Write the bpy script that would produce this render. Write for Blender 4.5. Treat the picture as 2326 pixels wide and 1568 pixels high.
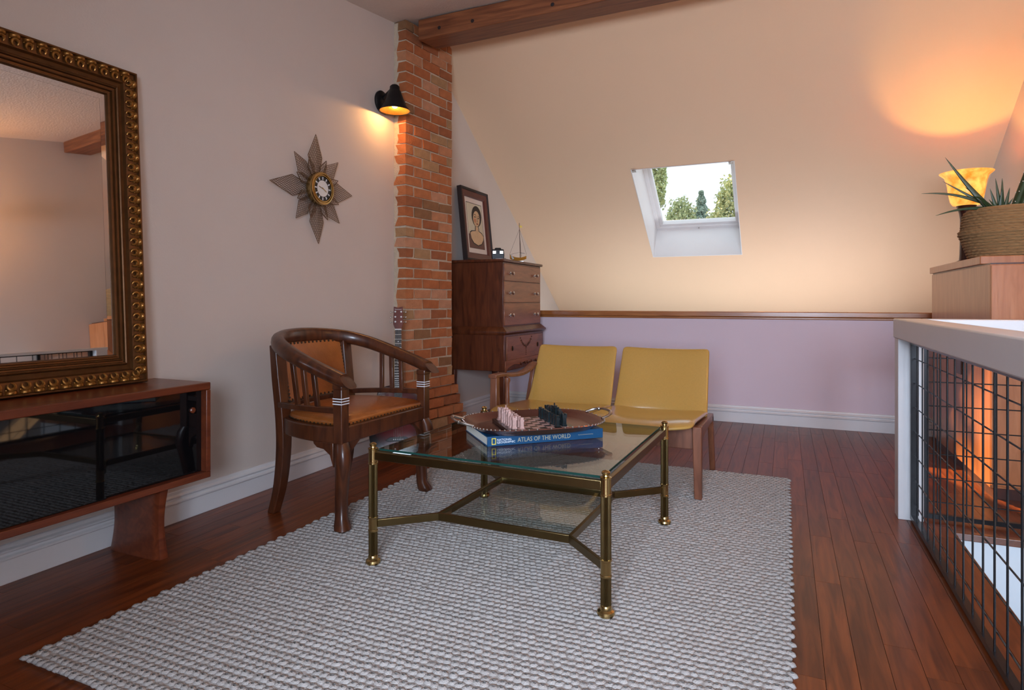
import bpy, bmesh, math, random
import numpy as np
from mathutils import Vector, Matrix, Euler
R = math.radians
PI = math.pi
for o in list(bpy.data.objects):
    bpy.data.objects.remove(o)
scene = bpy.context.scene
COL = scene.collection
random.seed(7)
rng = np.random.default_rng(7)

# ------------------------------------------------------------------ camera
cam = bpy.data.cameras.new('camera')
cam.sensor_width = 36.0
cam.lens = 1410 / 2326 * 36
cam.shift_y = -98 / 2326
cam.clip_start = 0.02
cam_o = bpy.data.objects.new('camera', cam)
cam_o.location = (0, 0, 1.05)
cam_o.rotation_euler = (R(90), 0, math.atan2(620, 1410))
COL.objects.link(cam_o)
scene.camera = cam_o

# ------------------------------------------------------------------ world, sun, daylight, exposure
scene.view_settings.view_transform = 'Standard'
scene.view_settings.look = 'None'
scene.view_settings.gamma = 1.0
scene.view_settings.use_curve_mapping = False
scene.view_settings.exposure = 0.18
scene.cycles.max_bounces = 6
scene.cycles.diffuse_bounces = 3
scene.cycles.glossy_bounces = 3
scene.cycles.transmission_bounces = 4
scene.cycles.transparent_max_bounces = 10
scene.cycles.use_denoising = True
scene.cycles.adaptive_threshold = 0.08
scene.cycles.caustics_reflective = False
scene.cycles.caustics_refractive = False
world = bpy.data.worlds.new('world')
scene.world = world
world.use_nodes = True
bg = world.node_tree.nodes['Background']
bg.inputs['Color'].default_value = (0.82, 0.92, 1.0, 1)
bg.inputs['Strength'].default_value = 1.35

SUN_DIR = Vector((1.0, -1.10, -1.0)).normalized()
sun = bpy.data.lights.new('sun', 'SUN')
sun.energy = 15.0
sun.color = (1.0, 0.62, 0.28)
sun.angle = R(0.8)
sun_o = bpy.data.objects.new('sun', sun)
sun_o.rotation_euler = (-SUN_DIR).to_track_quat('Z', 'Y').to_euler()
sun_o.location = (-4, 12, 8)
COL.objects.link(sun_o)

day = bpy.data.lights.new('window_daylight', 'AREA')
day.shape = 'RECTANGLE'
day.size = 1.75
day.size_y = 1.15
day.energy = 185
day.color = (0.66, 0.80, 1.0)
day_o = bpy.data.objects.new('window_daylight', day)
day_o.location = (0.45, -1.72, 1.45)
day_o.rotation_euler = (R(70), 0, 0)
day.spread = R(150)
COL.objects.link(day_o)

stairl = bpy.data.lights.new('stairwell_daylight', 'AREA')    # window on the floor below, at the foot of the stairs
stairl.shape = 'RECTANGLE'; stairl.size = 0.7; stairl.size_y = 1.2
stairl.energy = 14; stairl.color = (0.62, 0.80, 1.0)
stair_o = bpy.data.objects.new('stairwell_daylight', stairl)
stair_o.location = (1.1, 0.44, -1.3); stair_o.rotation_euler = (R(90), 0, 0)
COL.objects.link(stair_o)

# ------------------------------------------------------------------ mesh helpers
class MB:
    def __init__(self):
        self.v = []; self.f = []
    def add(self, vs, fs):
        b = len(self.v)
        self.v += [tuple(p) for p in vs]
        self.f += [tuple(b + i for i in f) for f in fs]
        return self
    def box(self, x0, x1, y0, y1, z0, z1):
        vs = [(x0,y0,z0),(x1,y0,z0),(x1,y1,z0),(x0,y1,z0),(x0,y0,z1),(x1,y0,z1),(x1,y1,z1),(x0,y1,z1)]
        return self.add(vs, [(0,3,2,1),(4,5,6,7),(0,1,5,4),(1,2,6,5),(2,3,7,6),(3,0,4,7)])
    def cbox(self, c, s, rot=None):
        hx, hy, hz = s[0]/2, s[1]/2, s[2]/2
        vs = [Vector((a*hx, b*hy, d*hz)) for d in (-1,1) for a, b in ((-1,-1),(1,-1),(1,1),(-1,1))]
        if rot is not None: vs = [rot @ p for p in vs]
        vs = [p + Vector(c) for p in vs]
        return self.add(vs, [(0,3,2,1),(4,5,6,7),(0,1,5,4),(1,2,6,5),(2,3,7,6),(3,0,4,7)])
    def extrude(self, pts, vec):
        n = len(pts); vec = Vector(vec)
        vs = [Vector(p) for p in pts] + [Vector(p) + vec for p in pts]
        fs = [tuple(range(n - 1, -1, -1)), tuple(range(n, 2*n))]
        fs += [(i, (i+1) % n, n + (i+1) % n, n + i) for i in range(n)]
        return self.add(vs, fs)
    def loft(self, rings, closed=True, caps=True):
        n = len(rings[0]); vs = [p for r in rings for p in r]; fs = []
        for k in range(len(rings) - 1):
            for i in range(n if closed else n - 1):
                j = (i + 1) % n
                fs.append((k*n+i, k*n+j, (k+1)*n+j, (k+1)*n+i))
        if caps and closed:
            fs.append(tuple(range(n-1, -1, -1)))
            fs.append(tuple(range((len(rings)-1)*n, len(rings)*n)))
        return self.add(vs, fs)
    def lathe(self, prof, n=20, c=(0,0,0), mat=None, caps=True):
        rings = []
        for r, z in prof:
            ring = [Vector((r*math.cos(2*PI*i/n), r*math.sin(2*PI*i/n), z)) for i in range(n)]
            if mat is not None: ring = [mat @ p for p in ring]
            rings.append([p + Vector(c) for p in ring])
        return self.loft(rings, True, caps)
    def tube(self, path, r, n=8, caps=True, flat=None, up=None):
        P = [Vector(p) for p in path]; m = len(P)
        rs = r if isinstance(r, (list, tuple)) else [r]*m
        T = []
        for i in range(m):
            t = P[min(i+1, m-1)] - P[max(i-1, 0)]
            T.append(t.normalized())
        ref = Vector(up) if up else (Vector((0,0,1)) if abs(T[0].z) < 0.9 else Vector((1,0,0)))
        N = (ref - T[0]*ref.dot(T[0])).normalized()
        rings = []
        for i in range(m):
            if i:
                q = T[i-1].rotation_difference(T[i]); N = (q @ N)
                N = (N - T[i]*N.dot(T[i])).normalized()
            B = T[i].cross(N)
            k = flat if flat else 1.0
            rings.append([P[i] + (N*math.cos(2*PI*j/n) + B*math.sin(2*PI*j/n)*k)*rs[i] for j in range(n)])
        return self.loft(rings, True, caps)
    def bar(self, a, b, w, h, up=(0,0,1)):
        a, b = Vector(a), Vector(b); t = (b-a).normalized(); up = Vector(up)
        s = t.cross(up).normalized(); u = s.cross(t).normalized()
        ring = lambda p: [p + s*w/2*i + u*h/2*j for i, j in ((-1,-1),(1,-1),(1,1),(-1,1))]
        return self.loft([ring(a), ring(b)])
    def sphere(self, c, r, n=12, m=8, sc=(1,1,1)):
        rings = []
        for k in range(1, m):
            a = PI*k/m
            rings.append([(c[0]+r*sc[0]*math.sin(a)*math.cos(2*PI*i/n), c[1]+r*sc[1]*math.sin(a)*math.sin(2*PI*i/n), c[2]-r*sc[2]*math.cos(a)) for i in range(n)])
        b = len(self.v); self.loft(rings, True, False)
        self.v += [(c[0], c[1], c[2]-r*sc[2]), (c[0], c[1], c[2]+r*sc[2])]
        s0 = len(self.v)-2; s1 = len(self.v)-1; L = b + (m-2)*n
        for i in range(n):
            j = (i+1) % n
            self.f.append((s0, b+j, b+i)); self.f.append((s1, L+i, L+j))
        return self
    def xf(self, M):
        self.v = [tuple(M @ Vector(p)) for p in self.v]
        return self
    def mesh(self, name, mat=None, smooth=False, ang=40):
        me = bpy.data.meshes.new(name)
        me.from_pydata(self.v, [], self.f)
        bm = bmesh.new(); bm.from_mesh(me)
        bmesh.ops.recalc_face_normals(bm, faces=bm.faces)
        bm.to_mesh(me); bm.free()
        if mat: me.materials.append(mat)
        if smooth:
            me.shade_smooth(); me.set_sharp_from_angle(angle=R(ang))
        return me
    def build(self, name, mat, parent=None, smooth=False, bevel=0, ang=40, seg=2, sub=0):
        return link(name, self.mesh(name, mat, smooth or bevel > 0 or sub > 0, ang), parent, bevel, seg, sub)

def link(name, me, parent=None, bevel=0, seg=2, sub=0):
    o = bpy.data.objects.new(name, me); COL.objects.link(o)
    if parent: o.parent = parent
    if bevel:
        m = o.modifiers.new('bevel', 'BEVEL'); m.width = bevel; m.segments = seg; m.limit_method = 'ANGLE'; m.angle_limit = R(35)
    if sub:
        m = o.modifiers.new('sub', 'SUBSURF'); m.levels = sub; m.render_levels = sub
    return o

def np_mesh(name, verts, faces, mat, smooth=True):
    me = bpy.data.meshes.new(name)
    n, k = faces.shape
    me.vertices.add(len(verts)); me.vertices.foreach_set('co', verts.astype(np.float32).ravel())
    me.loops.add(n*k); me.loops.foreach_set('vertex_index', faces.astype(np.int32).ravel())
    me.polygons.add(n); me.polygons.foreach_set('loop_start', (np.arange(n)*k).astype(np.int32))
    me.polygons.foreach_set('loop_total', np.full(n, k, np.int32))
    me.update(calc_edges=True)
    if smooth: me.shade_smooth()
    me.materials.append(mat)
    return me

def tag(o, label=None, cat=None, group=None, kind=None):
    if label: o['label'] = label
    if cat: o['category'] = cat
    if group: o['group'] = group
    if kind: o['kind'] = kind
    return o

def thing(name, label, cat, loc=(0,0,0), rz=0, group=None):
    o = bpy.data.objects.new(name, None); o.empty_display_size = 0.05
    COL.objects.link(o); o.location = loc; o.rotation_euler = (0, 0, rz)
    return tag(o, label, cat, group)

def struct(name, mb, mat, **k):
    return tag(mb.build(name, mat, **k), kind='structure')

# ------------------------------------------------------------------ materials
def newmat(name):
    m = bpy.data.materials.new(name); m.use_nodes = True
    nt = m.node_tree; b = nt.nodes['Principled BSDF']
    return m, nt, b
def N(nt, t, **kw):
    n = nt.nodes.new(t)
    for k, v in kw.items(): setattr(n, k, v)
    return n
def rgb(h): return (*h, 1.0)

def plain(name, col, rough=0.5, metal=0.0, var=0.12, scale=12.0, bump=0.0, bscale=60, coat=0.0, stretch=None, spec=0.5):
    m, nt, b = newmat(name)
    tc = N(nt, 'ShaderNodeTexCoord'); mp = N(nt, 'ShaderNodeMapping')
    nt.links.new(tc.outputs['Object'], mp.inputs['Vector'])
    if stretch: mp.inputs['Scale'].default_value = stretch
    no = N(nt, 'ShaderNodeTexNoise'); no.inputs['Scale'].default_value = scale; no.inputs['Detail'].default_value = 4
    nt.links.new(mp.outputs[0], no.inputs['Vector'])
    mx = N(nt, 'ShaderNodeMix', data_type='RGBA')
    mx.inputs['A'].default_value = rgb([c*(1-var) for c in col]); mx.inputs['B'].default_value = rgb([min(1, c*(1+var)) for c in col])
    nt.links.new(no.outputs['Fac'], mx.inputs['Factor']); nt.links.new(mx.outputs['Result'], b.inputs['Base Color'])
    b.inputs['Roughness'].default_value = rough; b.inputs['Metallic'].default_value = metal
    b.inputs['Coat Weight'].default_value = coat; b.inputs['Coat Roughness'].default_value = 0.15
    b.inputs['Specular IOR Level'].default_value = spec
    if bump:
        n2 = N(nt, 'ShaderNodeTexNoise'); n2.inputs['Scale'].default_value = bscale; n2.inputs['Detail'].default_value = 3
        nt.links.new(mp.outputs[0], n2.inputs['Vector'])
        bp = N(nt, 'ShaderNodeBump'); bp.inputs['Strength'].default_value = bump; bp.inputs['Distance'].default_value = 0.01
        nt.links.new(n2.outputs['Fac'], bp.inputs['Height']); nt.links.new(bp.outputs[0], b.inputs['Normal'])
    return m

def wood(name, c1, c2, stretch=(1, 14, 14), scale=3.0, rough=0.35, coat=0.3, vary=0.0, dark=0.0):
    m, nt, b = newmat(name)
    tc = N(nt, 'ShaderNodeTexCoord'); oi = N(nt, 'ShaderNodeObjectInfo')
    sc = N(nt, 'ShaderNodeVectorMath', operation='SCALE'); sc.inputs[0].default_value = (7.3, 3.1, 5.7)
    mul = N(nt, 'ShaderNodeMath', operation='MULTIPLY'); mul.inputs[1].default_value = 13.0
    nt.links.new(oi.outputs['Random'], mul.inputs[0]); nt.links.new(mul.outputs[0], sc.inputs['Scale'])
    ad = N(nt, 'ShaderNodeVectorMath', operation='ADD')
    nt.links.new(tc.outputs['Object'], ad.inputs[0]); nt.links.new(sc.outputs[0], ad.inputs[1])
    mp = N(nt, 'ShaderNodeMapping'); mp.inputs['Scale'].default_value = stretch
    nt.links.new(ad.outputs[0], mp.inputs['Vector'])
    no = N(nt, 'ShaderNodeTexNoise'); no.inputs['Scale'].default_value = scale; no.inputs['Detail'].default_value = 6; no.inputs['Distortion'].default_value = 0.8
    nt.links.new(mp.outputs[0], no.inputs['Vector'])
    cr = N(nt, 'ShaderNodeValToRGB')
    cr.color_ramp.elements[0].position = 0.3; cr.color_ramp.elements[0].color = rgb(c1)
    cr.color_ramp.elements[1].position = 0.7; cr.color_ramp.elements[1].color = rgb(c2)
    nt.links.new(no.outputs['Fac'], cr.inputs['Fac'])
    out = cr.outputs['Color']
    if vary:
        hs = N(nt, 'ShaderNodeHueSaturation')
        mr = N(nt, 'ShaderNodeMapRange'); mr.inputs['To Min'].default_value = 1-vary; mr.inputs['To Max'].default_value = 1+vary
        nt.links.new(oi.outputs['Random'], mr.inputs['Value']); nt.links.new(mr.outputs[0], hs.inputs['Value'])
        nt.links.new(out, hs.inputs['Color']); out = hs.outputs['Color']
    nt.links.new(out, b.inputs['Base Color'])
    b.inputs['Roughness'].default_value = rough; b.inputs['Coat Weight'].default_value = coat; b.inputs['Coat Roughness'].default_value = 0.12
    bp = N(nt, 'ShaderNodeBump'); bp.inputs['Strength'].default_value = 0.08; bp.inputs['Distance'].default_value = 0.004
    nt.links.new(no.outputs['Fac'], bp.inputs['Height']); nt.links.new(bp.outputs[0], b.inputs['Normal'])
    return m

def pane(name, tint=(0.96, 0.98, 0.97), ior=1.5, rough=0.0):
    m = bpy.data.materials.new(name); m.use_nodes = True; nt = m.node_tree; nt.nodes.clear()
    o = N(nt, 'ShaderNodeOutputMaterial'); mx = N(nt, 'ShaderNodeMixShader'); lw = N(nt, 'ShaderNodeLayerWeight'); pw_ = N(nt, 'ShaderNodeMath', operation='POWER'); pw_.inputs[1].default_value = 5.0
    fr = N(nt, 'ShaderNodeMath', operation='MULTIPLY_ADD'); f0 = ((ior-1)/(ior+1))**2; fr.inputs[1].default_value = 1-f0; fr.inputs[2].default_value = f0
    nt.links.new(lw.outputs['Facing'], pw_.inputs[0]); nt.links.new(pw_.outputs[0], fr.inputs[0])
    t = N(nt, 'ShaderNodeBsdfTransparent'); t.inputs['Color'].default_value = rgb(tint)
    g = N(nt, 'ShaderNodeBsdfGlossy'); g.inputs['Roughness'].default_value = rough
    nt.links.new(fr.outputs[0], mx.inputs['Fac']); nt.links.new(t.outputs[0], mx.inputs[1]); nt.links.new(g.outputs[0], mx.inputs[2])
    nt.links.new(mx.outputs[0], o.inputs['Surface'])
    return m

def emit(name, col, strength):
    m, nt, b = newmat(name)
    b.inputs['Base Color'].default_value = rgb(col)
    b.inputs['Emission Color'].default_value = rgb(col); b.inputs['Emission Strength'].default_value = strength
    return m

M = {}
M['wall'] = plain('grey_wall_paint', (0.64, 0.55, 0.49), 0.75, var=0.03, scale=3, bump=0.05, bscale=120)
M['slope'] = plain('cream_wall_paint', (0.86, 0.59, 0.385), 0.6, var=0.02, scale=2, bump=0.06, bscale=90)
M['knee'] = plain('mauve_wall_paint', (0.72, 0.59, 0.66), 0.7, var=0.03, scale=3, bump=0.05, bscale=120)
M['ceil'] = plain('ceiling_paint', (0.76, 0.66, 0.59), 0.85, var=0.05, scale=40, bump=0.35, bscale=70)
M['white'] = plain('white_trim_paint', (0.72, 0.71, 0.72), 0.4, var=0.03, scale=5)
M['whitewin'] = plain('white_window_paint', (0.80, 0.77, 0.76), 0.45, var=0.03, scale=5)
M['well'] = plain('stairwell_paint', (0.62, 0.66, 0.70), 0.6, var=0.03, scale=4)
M['floor'] = wood('cherry_plank', (0.085, 0.017, 0.004), (0.23, 0.054, 0.012), (16, 1.2, 16), 2.2, 0.36, 0.10, 0.18)
M['floor'].node_tree.nodes['Principled BSDF'].inputs['Specular IOR Level'].default_value = 0.35
M['floorbase'] = wood('cherry_floor', (0.10, 0.03, 0.014), (0.17, 0.05, 0.022), (16, 1.2, 16), 2.2, 0.3, 0.3)
M['beam'] = wood('stained_beam', (0.13, 0.035, 0.012), (0.30, 0.10, 0.035), (1.2, 16, 16), 2.2, 0.5, 0.1)
M['cap'] = wood('pine_cap', (0.28, 0.085, 0.02), (0.48, 0.19, 0.055), (1.2, 14, 14), 2.5, 0.3, 0.3)
M['mortar'] = plain('mortar', (0.56, 0.45, 0.33), 0.95, var=0.25, scale=30, bump=0.6, bscale=120)
BR = []
for i, c in enumerate([(0.42, 0.135, 0.050), (0.46, 0.165, 0.065), (0.34, 0.115, 0.048), (0.50, 0.215, 0.105), (0.40, 0.225, 0.110), (0.27, 0.130, 0.060), (0.52, 0.25, 0.14)]):
    BR.append(plain('brick_clay_%s' % 'abcdefg'[i], c, 0.9, var=0.25, scale=25, bump=0.5, bscale=90, spec=0.25))
M['rug'] = plain('wool', (0.43, 0.39, 0.365), 0.95, var=0.16, scale=70, bump=0.5, bscale=300, spec=0.1)
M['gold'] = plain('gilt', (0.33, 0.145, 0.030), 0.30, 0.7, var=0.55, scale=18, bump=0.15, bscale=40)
M['gilt_dark'] = plain('dark_gilt', (0.13, 0.052, 0.014), 0.42, 0.55, var=0.4, scale=25)  # darker gilt tone of the frame rails
M['teak'] = wood('teak', (0.10, 0.019, 0.007), (0.19, 0.043, 0.014), (10, 1.0, 10), 3, 0.34, 0.15)
M['blackglass'] = plain('smoked_glass', (0.004, 0.004, 0.005), 0.03, var=0.0, coat=0.0, spec=0.6)
M['chairwood'] = wood('chair_wood', (0.034, 0.009, 0.004), (0.105, 0.029, 0.010), (7, 7, 1.2), 4, 0.34, 0.25)
M['leather'] = plain('tan_leather', (0.33, 0.095, 0.019), 0.30, var=0.62, scale=7, bump=0.12, bscale=160, coat=0.15)
M['nail'] = plain('dark_nail', (0.06, 0.035, 0.02), 0.4, 0.7, var=0.1)
M['inlay'] = plain('bone_inlay', (0.75, 0.75, 0.78), 0.35, var=0.05)
M['vinyl'] = plain('mustard_vinyl', (0.47, 0.265, 0.062), 0.24, var=0.09, scale=120, bump=0.08, bscale=350, coat=0.6)
M['sofawood'] = wood('sofa_wood', (0.13, 0.042, 0.020), (0.24, 0.085, 0.042), (8, 8, 1.5), 3, 0.4, 0.2)
M['walnut'] = wood('walnut', (0.050, 0.011, 0.004), (0.135, 0.034, 0.011), (9, 9, 1.3), 3, 0.36, 0.12)
M['walnutf'] = wood('walnut_front', (0.17, 0.048, 0.016), (0.30, 0.095, 0.034), (9, 1.3, 9), 3, 0.34, 0.15)
M['brass'] = plain('brass', (0.46, 0.33, 0.14), 0.2, 1.0, var=0.15, scale=20)
M['brassd'] = plain('aged_brass', (0.185, 0.130, 0.055), 0.30, 1.0, var=0.2, scale=20)
M['hull'] = plain('orange_hull', (0.50, 0.22, 0.03), 0.3, var=0.15, coat=0.3)
M['raymetal'] = plain('bronze_lattice', (0.16, 0.10, 0.065), 0.45, 0.6, var=0.3, scale=30)
M['goldhand'] = plain('dark_gold_hand', (0.25, 0.15, 0.04), 0.3, 0.9, var=0.1)
M['steel'] = plain('steel', (0.55, 0.53, 0.50), 0.25, 1.0, var=0.1)
M['glass'] = pane('table_glass', (0.90, 0.945, 0.93), 1.5)
M['winglass'] = pane('window_glass', (0.97, 0.98, 0.98), 1.15)
M['glassedge'] = plain('green_glass_edge', (0.012, 0.045, 0.036), 0.3, var=0.2, spec=0.2)
M['mirror'] = plain('mirror_silver', (0.86, 0.86, 0.85), 0.015, 1.0, var=0.0)
M['black'] = plain('black_metal', (0.008, 0.008, 0.009), 0.45, 0.3, var=0.2)
M['wire'] = plain('black_wire', (0.018, 0.018, 0.020), 0.28, 0.6, var=0.1)
M['orange'] = wood('cabinet_veneer', (0.37, 0.125, 0.042), (0.49, 0.19, 0.075), (12, 12, 1.2), 3, 0.35, 0.2)
M['blue'] = plain('blue_cloth_cover', (0.004, 0.058, 0.145), 0.4, var=0.08, scale=60)
M['paper'] = plain('paper_pages', (0.70, 0.66, 0.58), 0.8, var=0.1, scale=200, stretch=(1, 1, 40))
M['yellow'] = plain('yellow_print', (0.80, 0.60, 0.06), 0.5, var=0.0)
M['whiteprint'] = plain('white_print', (0.85, 0.86, 0.88), 0.5, var=0.0)
M['goldprint'] = plain('gold_print', (0.42, 0.36, 0.24), 0.4, 0.0, var=0.1)
M['tray'] = plain('bronze_tray', (0.20, 0.085, 0.062), 0.27, 0.75, var=0.3, scale=10)
M['boarddark'] = plain('dark_marble', (0.018, 0.010, 0.010), 0.25, var=0.4, scale=30)
M['boardpink'] = plain('pink_marble', (0.48, 0.28, 0.24), 0.3, var=0.2, scale=40)
M['onyxp'] = plain('rose_onyx', (0.52, 0.32, 0.28), 0.35, var=0.35, scale=90)
M['onyxd'] = plain('dark_onyx', (0.010, 0.016, 0.018), 0.28, var=0.5, scale=90)
M['foliage'] = plain('succulent_green', (0.022, 0.050, 0.018), 0.45, var=0.35, scale=25)
M['basket'] = plain('woven_seagrass', (0.36, 0.205, 0.085), 0.85, var=0.35, scale=8, bump=0.8, bscale=14, stretch=(3, 3, 30))
M['soil'] = plain('soil', (0.03, 0.02, 0.012), 1.0, var=0.4)
M['darkwood'] = wood('dark_lamp_wood', (0.035, 0.008, 0.006), (0.07, 0.02, 0.012), (8, 8, 1), 3, 0.35, 0.2)
M['leaf'] = plain('hazed_leaf', (0.36, 0.43, 0.22), 0.6, var=0.4, scale=1.2)  # leaf green lightened to paint in the bright outdoor haze
M['leafb'] = plain('hazed_conifer_leaf', (0.26, 0.34, 0.28), 0.6, var=0.4, scale=1.2)  # conifer green lightened for haze as well
M['bark'] = plain('bark', (0.12, 0.08, 0.05), 0.9, var=0.3)
M['cream'] = plain('cream_art_paper', (0.70, 0.64, 0.48), 0.6, var=0.08, scale=14)
M['mat'] = plain('ivory_mount', (0.82, 0.72, 0.64), 0.7, var=0.03)
M['maroon'] = plain('maroon_wood', (0.105, 0.020, 0.015), 0.35, var=0.3, scale=14)
M['skin'] = plain('painted_skin', (0.72, 0.50, 0.29), 0.6, var=0.25, scale=18)
M['ink'] = plain('ink', (0.018, 0.010, 0.010), 0.55, var=0.2)
M['lip'] = plain('painted_lip', (0.30, 0.06, 0.04), 0.5, var=0.1)
M['blush'] = plain('painted_blush', (0.62, 0.26, 0.14), 0.6, var=0.2, scale=30)
M['pearl'] = plain('pearl', (0.75, 0.75, 0.74), 0.25, 0.2, var=0.05)
M['fret'] = plain('ebony', (0.012, 0.011, 0.011), 0.4, var=0.2)

# floor-lamp glass: alabaster, glowing from the bulb inside
def alabaster():
    m, nt, b = newmat('alabaster_glass')
    tc = N(nt, 'ShaderNodeTexCoord'); no = N(nt, 'ShaderNodeTexNoise'); no.inputs['Scale'].default_value = 14; no.inputs['Detail'].default_value = 5
    nt.links.new(tc.outputs['Object'], no.inputs['Vector'])
    cr = N(nt, 'ShaderNodeValToRGB'); cr.color_ramp.elements[0].position = 0.35; cr.color_ramp.elements[0].color = (0.75, 0.20, 0.015, 1)
    cr.color_ramp.elements[1].position = 0.65; cr.color_ramp.elements[1].color = (1.0, 0.52, 0.10, 1)
    nt.links.new(no.outputs['Fac'], cr.inputs['Fac'])
    nt.links.new(cr.outputs[0], b.inputs['Base Color']); nt.links.new(cr.outputs[0], b.inputs['Emission Color'])
    b.inputs['Emission Strength'].default_value = 1.0; b.inputs['Roughness'].default_value = 0.3
    return m
M['alabaster'] = alabaster()

# two-tone guitar sunburst (spherical gradient around the body centre)
def burst():
    m, nt, b = newmat('red_sunburst')
    tc = N(nt, 'ShaderNodeTexCoord'); mp = N(nt, 'ShaderNodeMapping')
    mp.inputs['Location'].default_value = (0, 0, -0.95); mp.inputs['Scale'].default_value = (4.6, 0.01, 3.6)
    nt.links.new(tc.outputs['Object'], mp.inputs['Vector'])
    gr = N(nt, 'ShaderNodeTexGradient', gradient_type='SPHERICAL'); nt.links.new(mp.outputs[0], gr.inputs['Vector'])
    cr = N(nt, 'ShaderNodeValToRGB'); cr.color_ramp.elements[0].position = 0.12; cr.color_ramp.elements[0].color = (0.008, 0.006, 0.006, 1)
    cr.color_ramp.elements[1].position = 0.55; cr.color_ramp.elements[1].color = (0.18, 0.012, 0.012, 1)
    nt.links.new(gr.outputs[0], cr.inputs['Fac']); nt.links.new(cr.outputs[0], b.inputs['Base Color'])
    b.inputs['Roughness'].default_value = 0.15; b.inputs['Coat Weight'].default_value = 0.4
    return m
M['burst'] = burst()
M['neck'] = wood('guitar_neck', (0.09, 0.014, 0.010), (0.15, 0.03, 0.018), (8, 8, 1), 3, 0.3, 0.3)

# ------------------------------------------------------------------ setting
XL, XR, YB, YF = -2.665, 1.48, 5.75, -1.6
RY, RZ = 4.31, 3.194
TH = math.atan(0.688)
ES = Vector((0, math.cos(TH), -math.sin(TH))); EN = Vector((0, math.sin(TH), math.cos(TH)))
def slope_pt(x, s, d): return Vector((x, RY, RZ)) + ES*s + EN*d
zc = lambda y: RZ + 0.147*(y - RY)
YE = 8.6; ZE = RZ - 0.688*(YE - RY)
HX0, HY0, HY1 = 0.72, 0.4, 3.40

mb = MB(); mb.box(XL, HX0-0.03, YF, YE, -0.2, -0.014); mb.box(HX0-0.03, XR, HY1+0.03, YE, -0.2, -0.014); mb.box(HX0-0.03, XR, YF, HY0-0.03, -0.2, -0.014)
floor = struct('floor', mb, M['floorbase'])
pw = 0.0865
plank_cache = {}
def plank_mesh(L):
    k = round(L, 1)
    if k not in plank_cache:
        m = MB(); m.box(-pw/2+0.0007, pw/2-0.0007, -k/2+0.0007, k/2-0.0007, -0.014, 0.0)
        plank_cache[k] = m.mesh('plank', M['floor'])
    return plank_cache[k], k
rest = MB()
row = 0; x = XL + pw/2; nplank = 0
while x < XR:
    y = YF - random.uniform(0, 0.9)
    while y < 5.74:
        me, L = plank_mesh(random.choice((0.5, 0.7, 0.8, 0.9, 1.0, 1.1, 1.2)))
        y1 = y + L
        if not (x + pw/2 > HX0 + 0.005 and y1 > HY0 and y < HY1):
            vis = y1 > 0.95 and y < 5.74 and not (-2.0 < x < 0.0 and y1 < 4.0)
            if vis and y1 < 5.76 and y > YF:
                o = link('plank', me, floor); o.location = (x, y + L/2, 0); nplank += 1
            else:
                a, b2 = max(y, YF), min(y1, 5.75)
                if b2 - a > 0.02: rest.box(x-pw/2+0.0007, x+pw/2-0.0007, a+0.0007, b2-0.0007, -0.014, 0.0)
        elif x + pw/2 > HX0:
            if y1 > HY1:
                a, b2 = max(y, HY1), min(y1, 5.75)
                if b2 - a > 0.02: rest.box(x-pw/2+0.0007, x+pw/2-0.0007, a+0.0007, b2-0.0007, -0.014, 0.0)
            if y < HY0 and min(y1, HY0) - max(y, YF) > 0.02: rest.box(x-pw/2+0.0007, x+pw/2-0.0007, max(y, YF)+0.0007, min(y1, HY0)-0.0007, -0.014, 0.0)
        y = y1
    x += pw; row += 1
tag(rest.build('plank', M['floor'], floor), kind='stuff')

# walls
prof = [(YF-0.12, -0.2), (YE, -0.2), (YE, ZE), (RY, RZ), (YF-0.12, zc(YF-0.12))]
struct('wall_left', MB().extrude([(XL, y, z) for y, z in prof], (-0.12, 0, 0)), M['wall'])
prof2 = [(YF-0.12, -2.6), (YE, -2.6), (YE, ZE), (RY, RZ), (YF-0.12, zc(YF-0.12))]
struct('wall_right', MB().extrude([(XR, y, z) for y, z in prof2], (0.12, 0, 0)), M['wall'])
mb = MB(); mb.box(XL, XR, YB, YB+0.12, -0.014, 0.915)
struct('wall_back', mb, M['knee'])
struct('ceiling', MB().extrude([(XL-0.1, YF-0.12, zc(YF-0.12)), (XL-0.1, RY, RZ), (XL-0.1, RY, RZ+0.15), (XL-0.1, YF-0.12, zc(YF-0.12)+0.15)], (XR-XL+0.2, 0, 0)), M['ceil'])
# sloped wall with the skylight shaft
SX0, SX1, S0, S1, SD = -1.298, -0.397, 1.639, 2.931, 0.37
SE = (YE + 0.1 - RY)/math.cos(TH)
mb = MB()
def slab(xa, xb, sa, sb):
    mb.loft([[slope_pt(xa, sa, 0), slope_pt(xb, sa, 0), slope_pt(xb, sb, 0), slope_pt(xa, sb, 0)],
             [slope_pt(xa, sa, SD), slope_pt(xb, sa, SD), slope_pt(xb, sb, SD), slope_pt(xa, sb, SD)]])
slab(XL-0.1, SX0, 0, SE); slab(SX1, XR+0.1, 0, SE); slab(SX0, SX1, 0, S0); slab(SX0, SX1, S1, SE)
struct('wall_sloped', mb, M['slope'])
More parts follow.
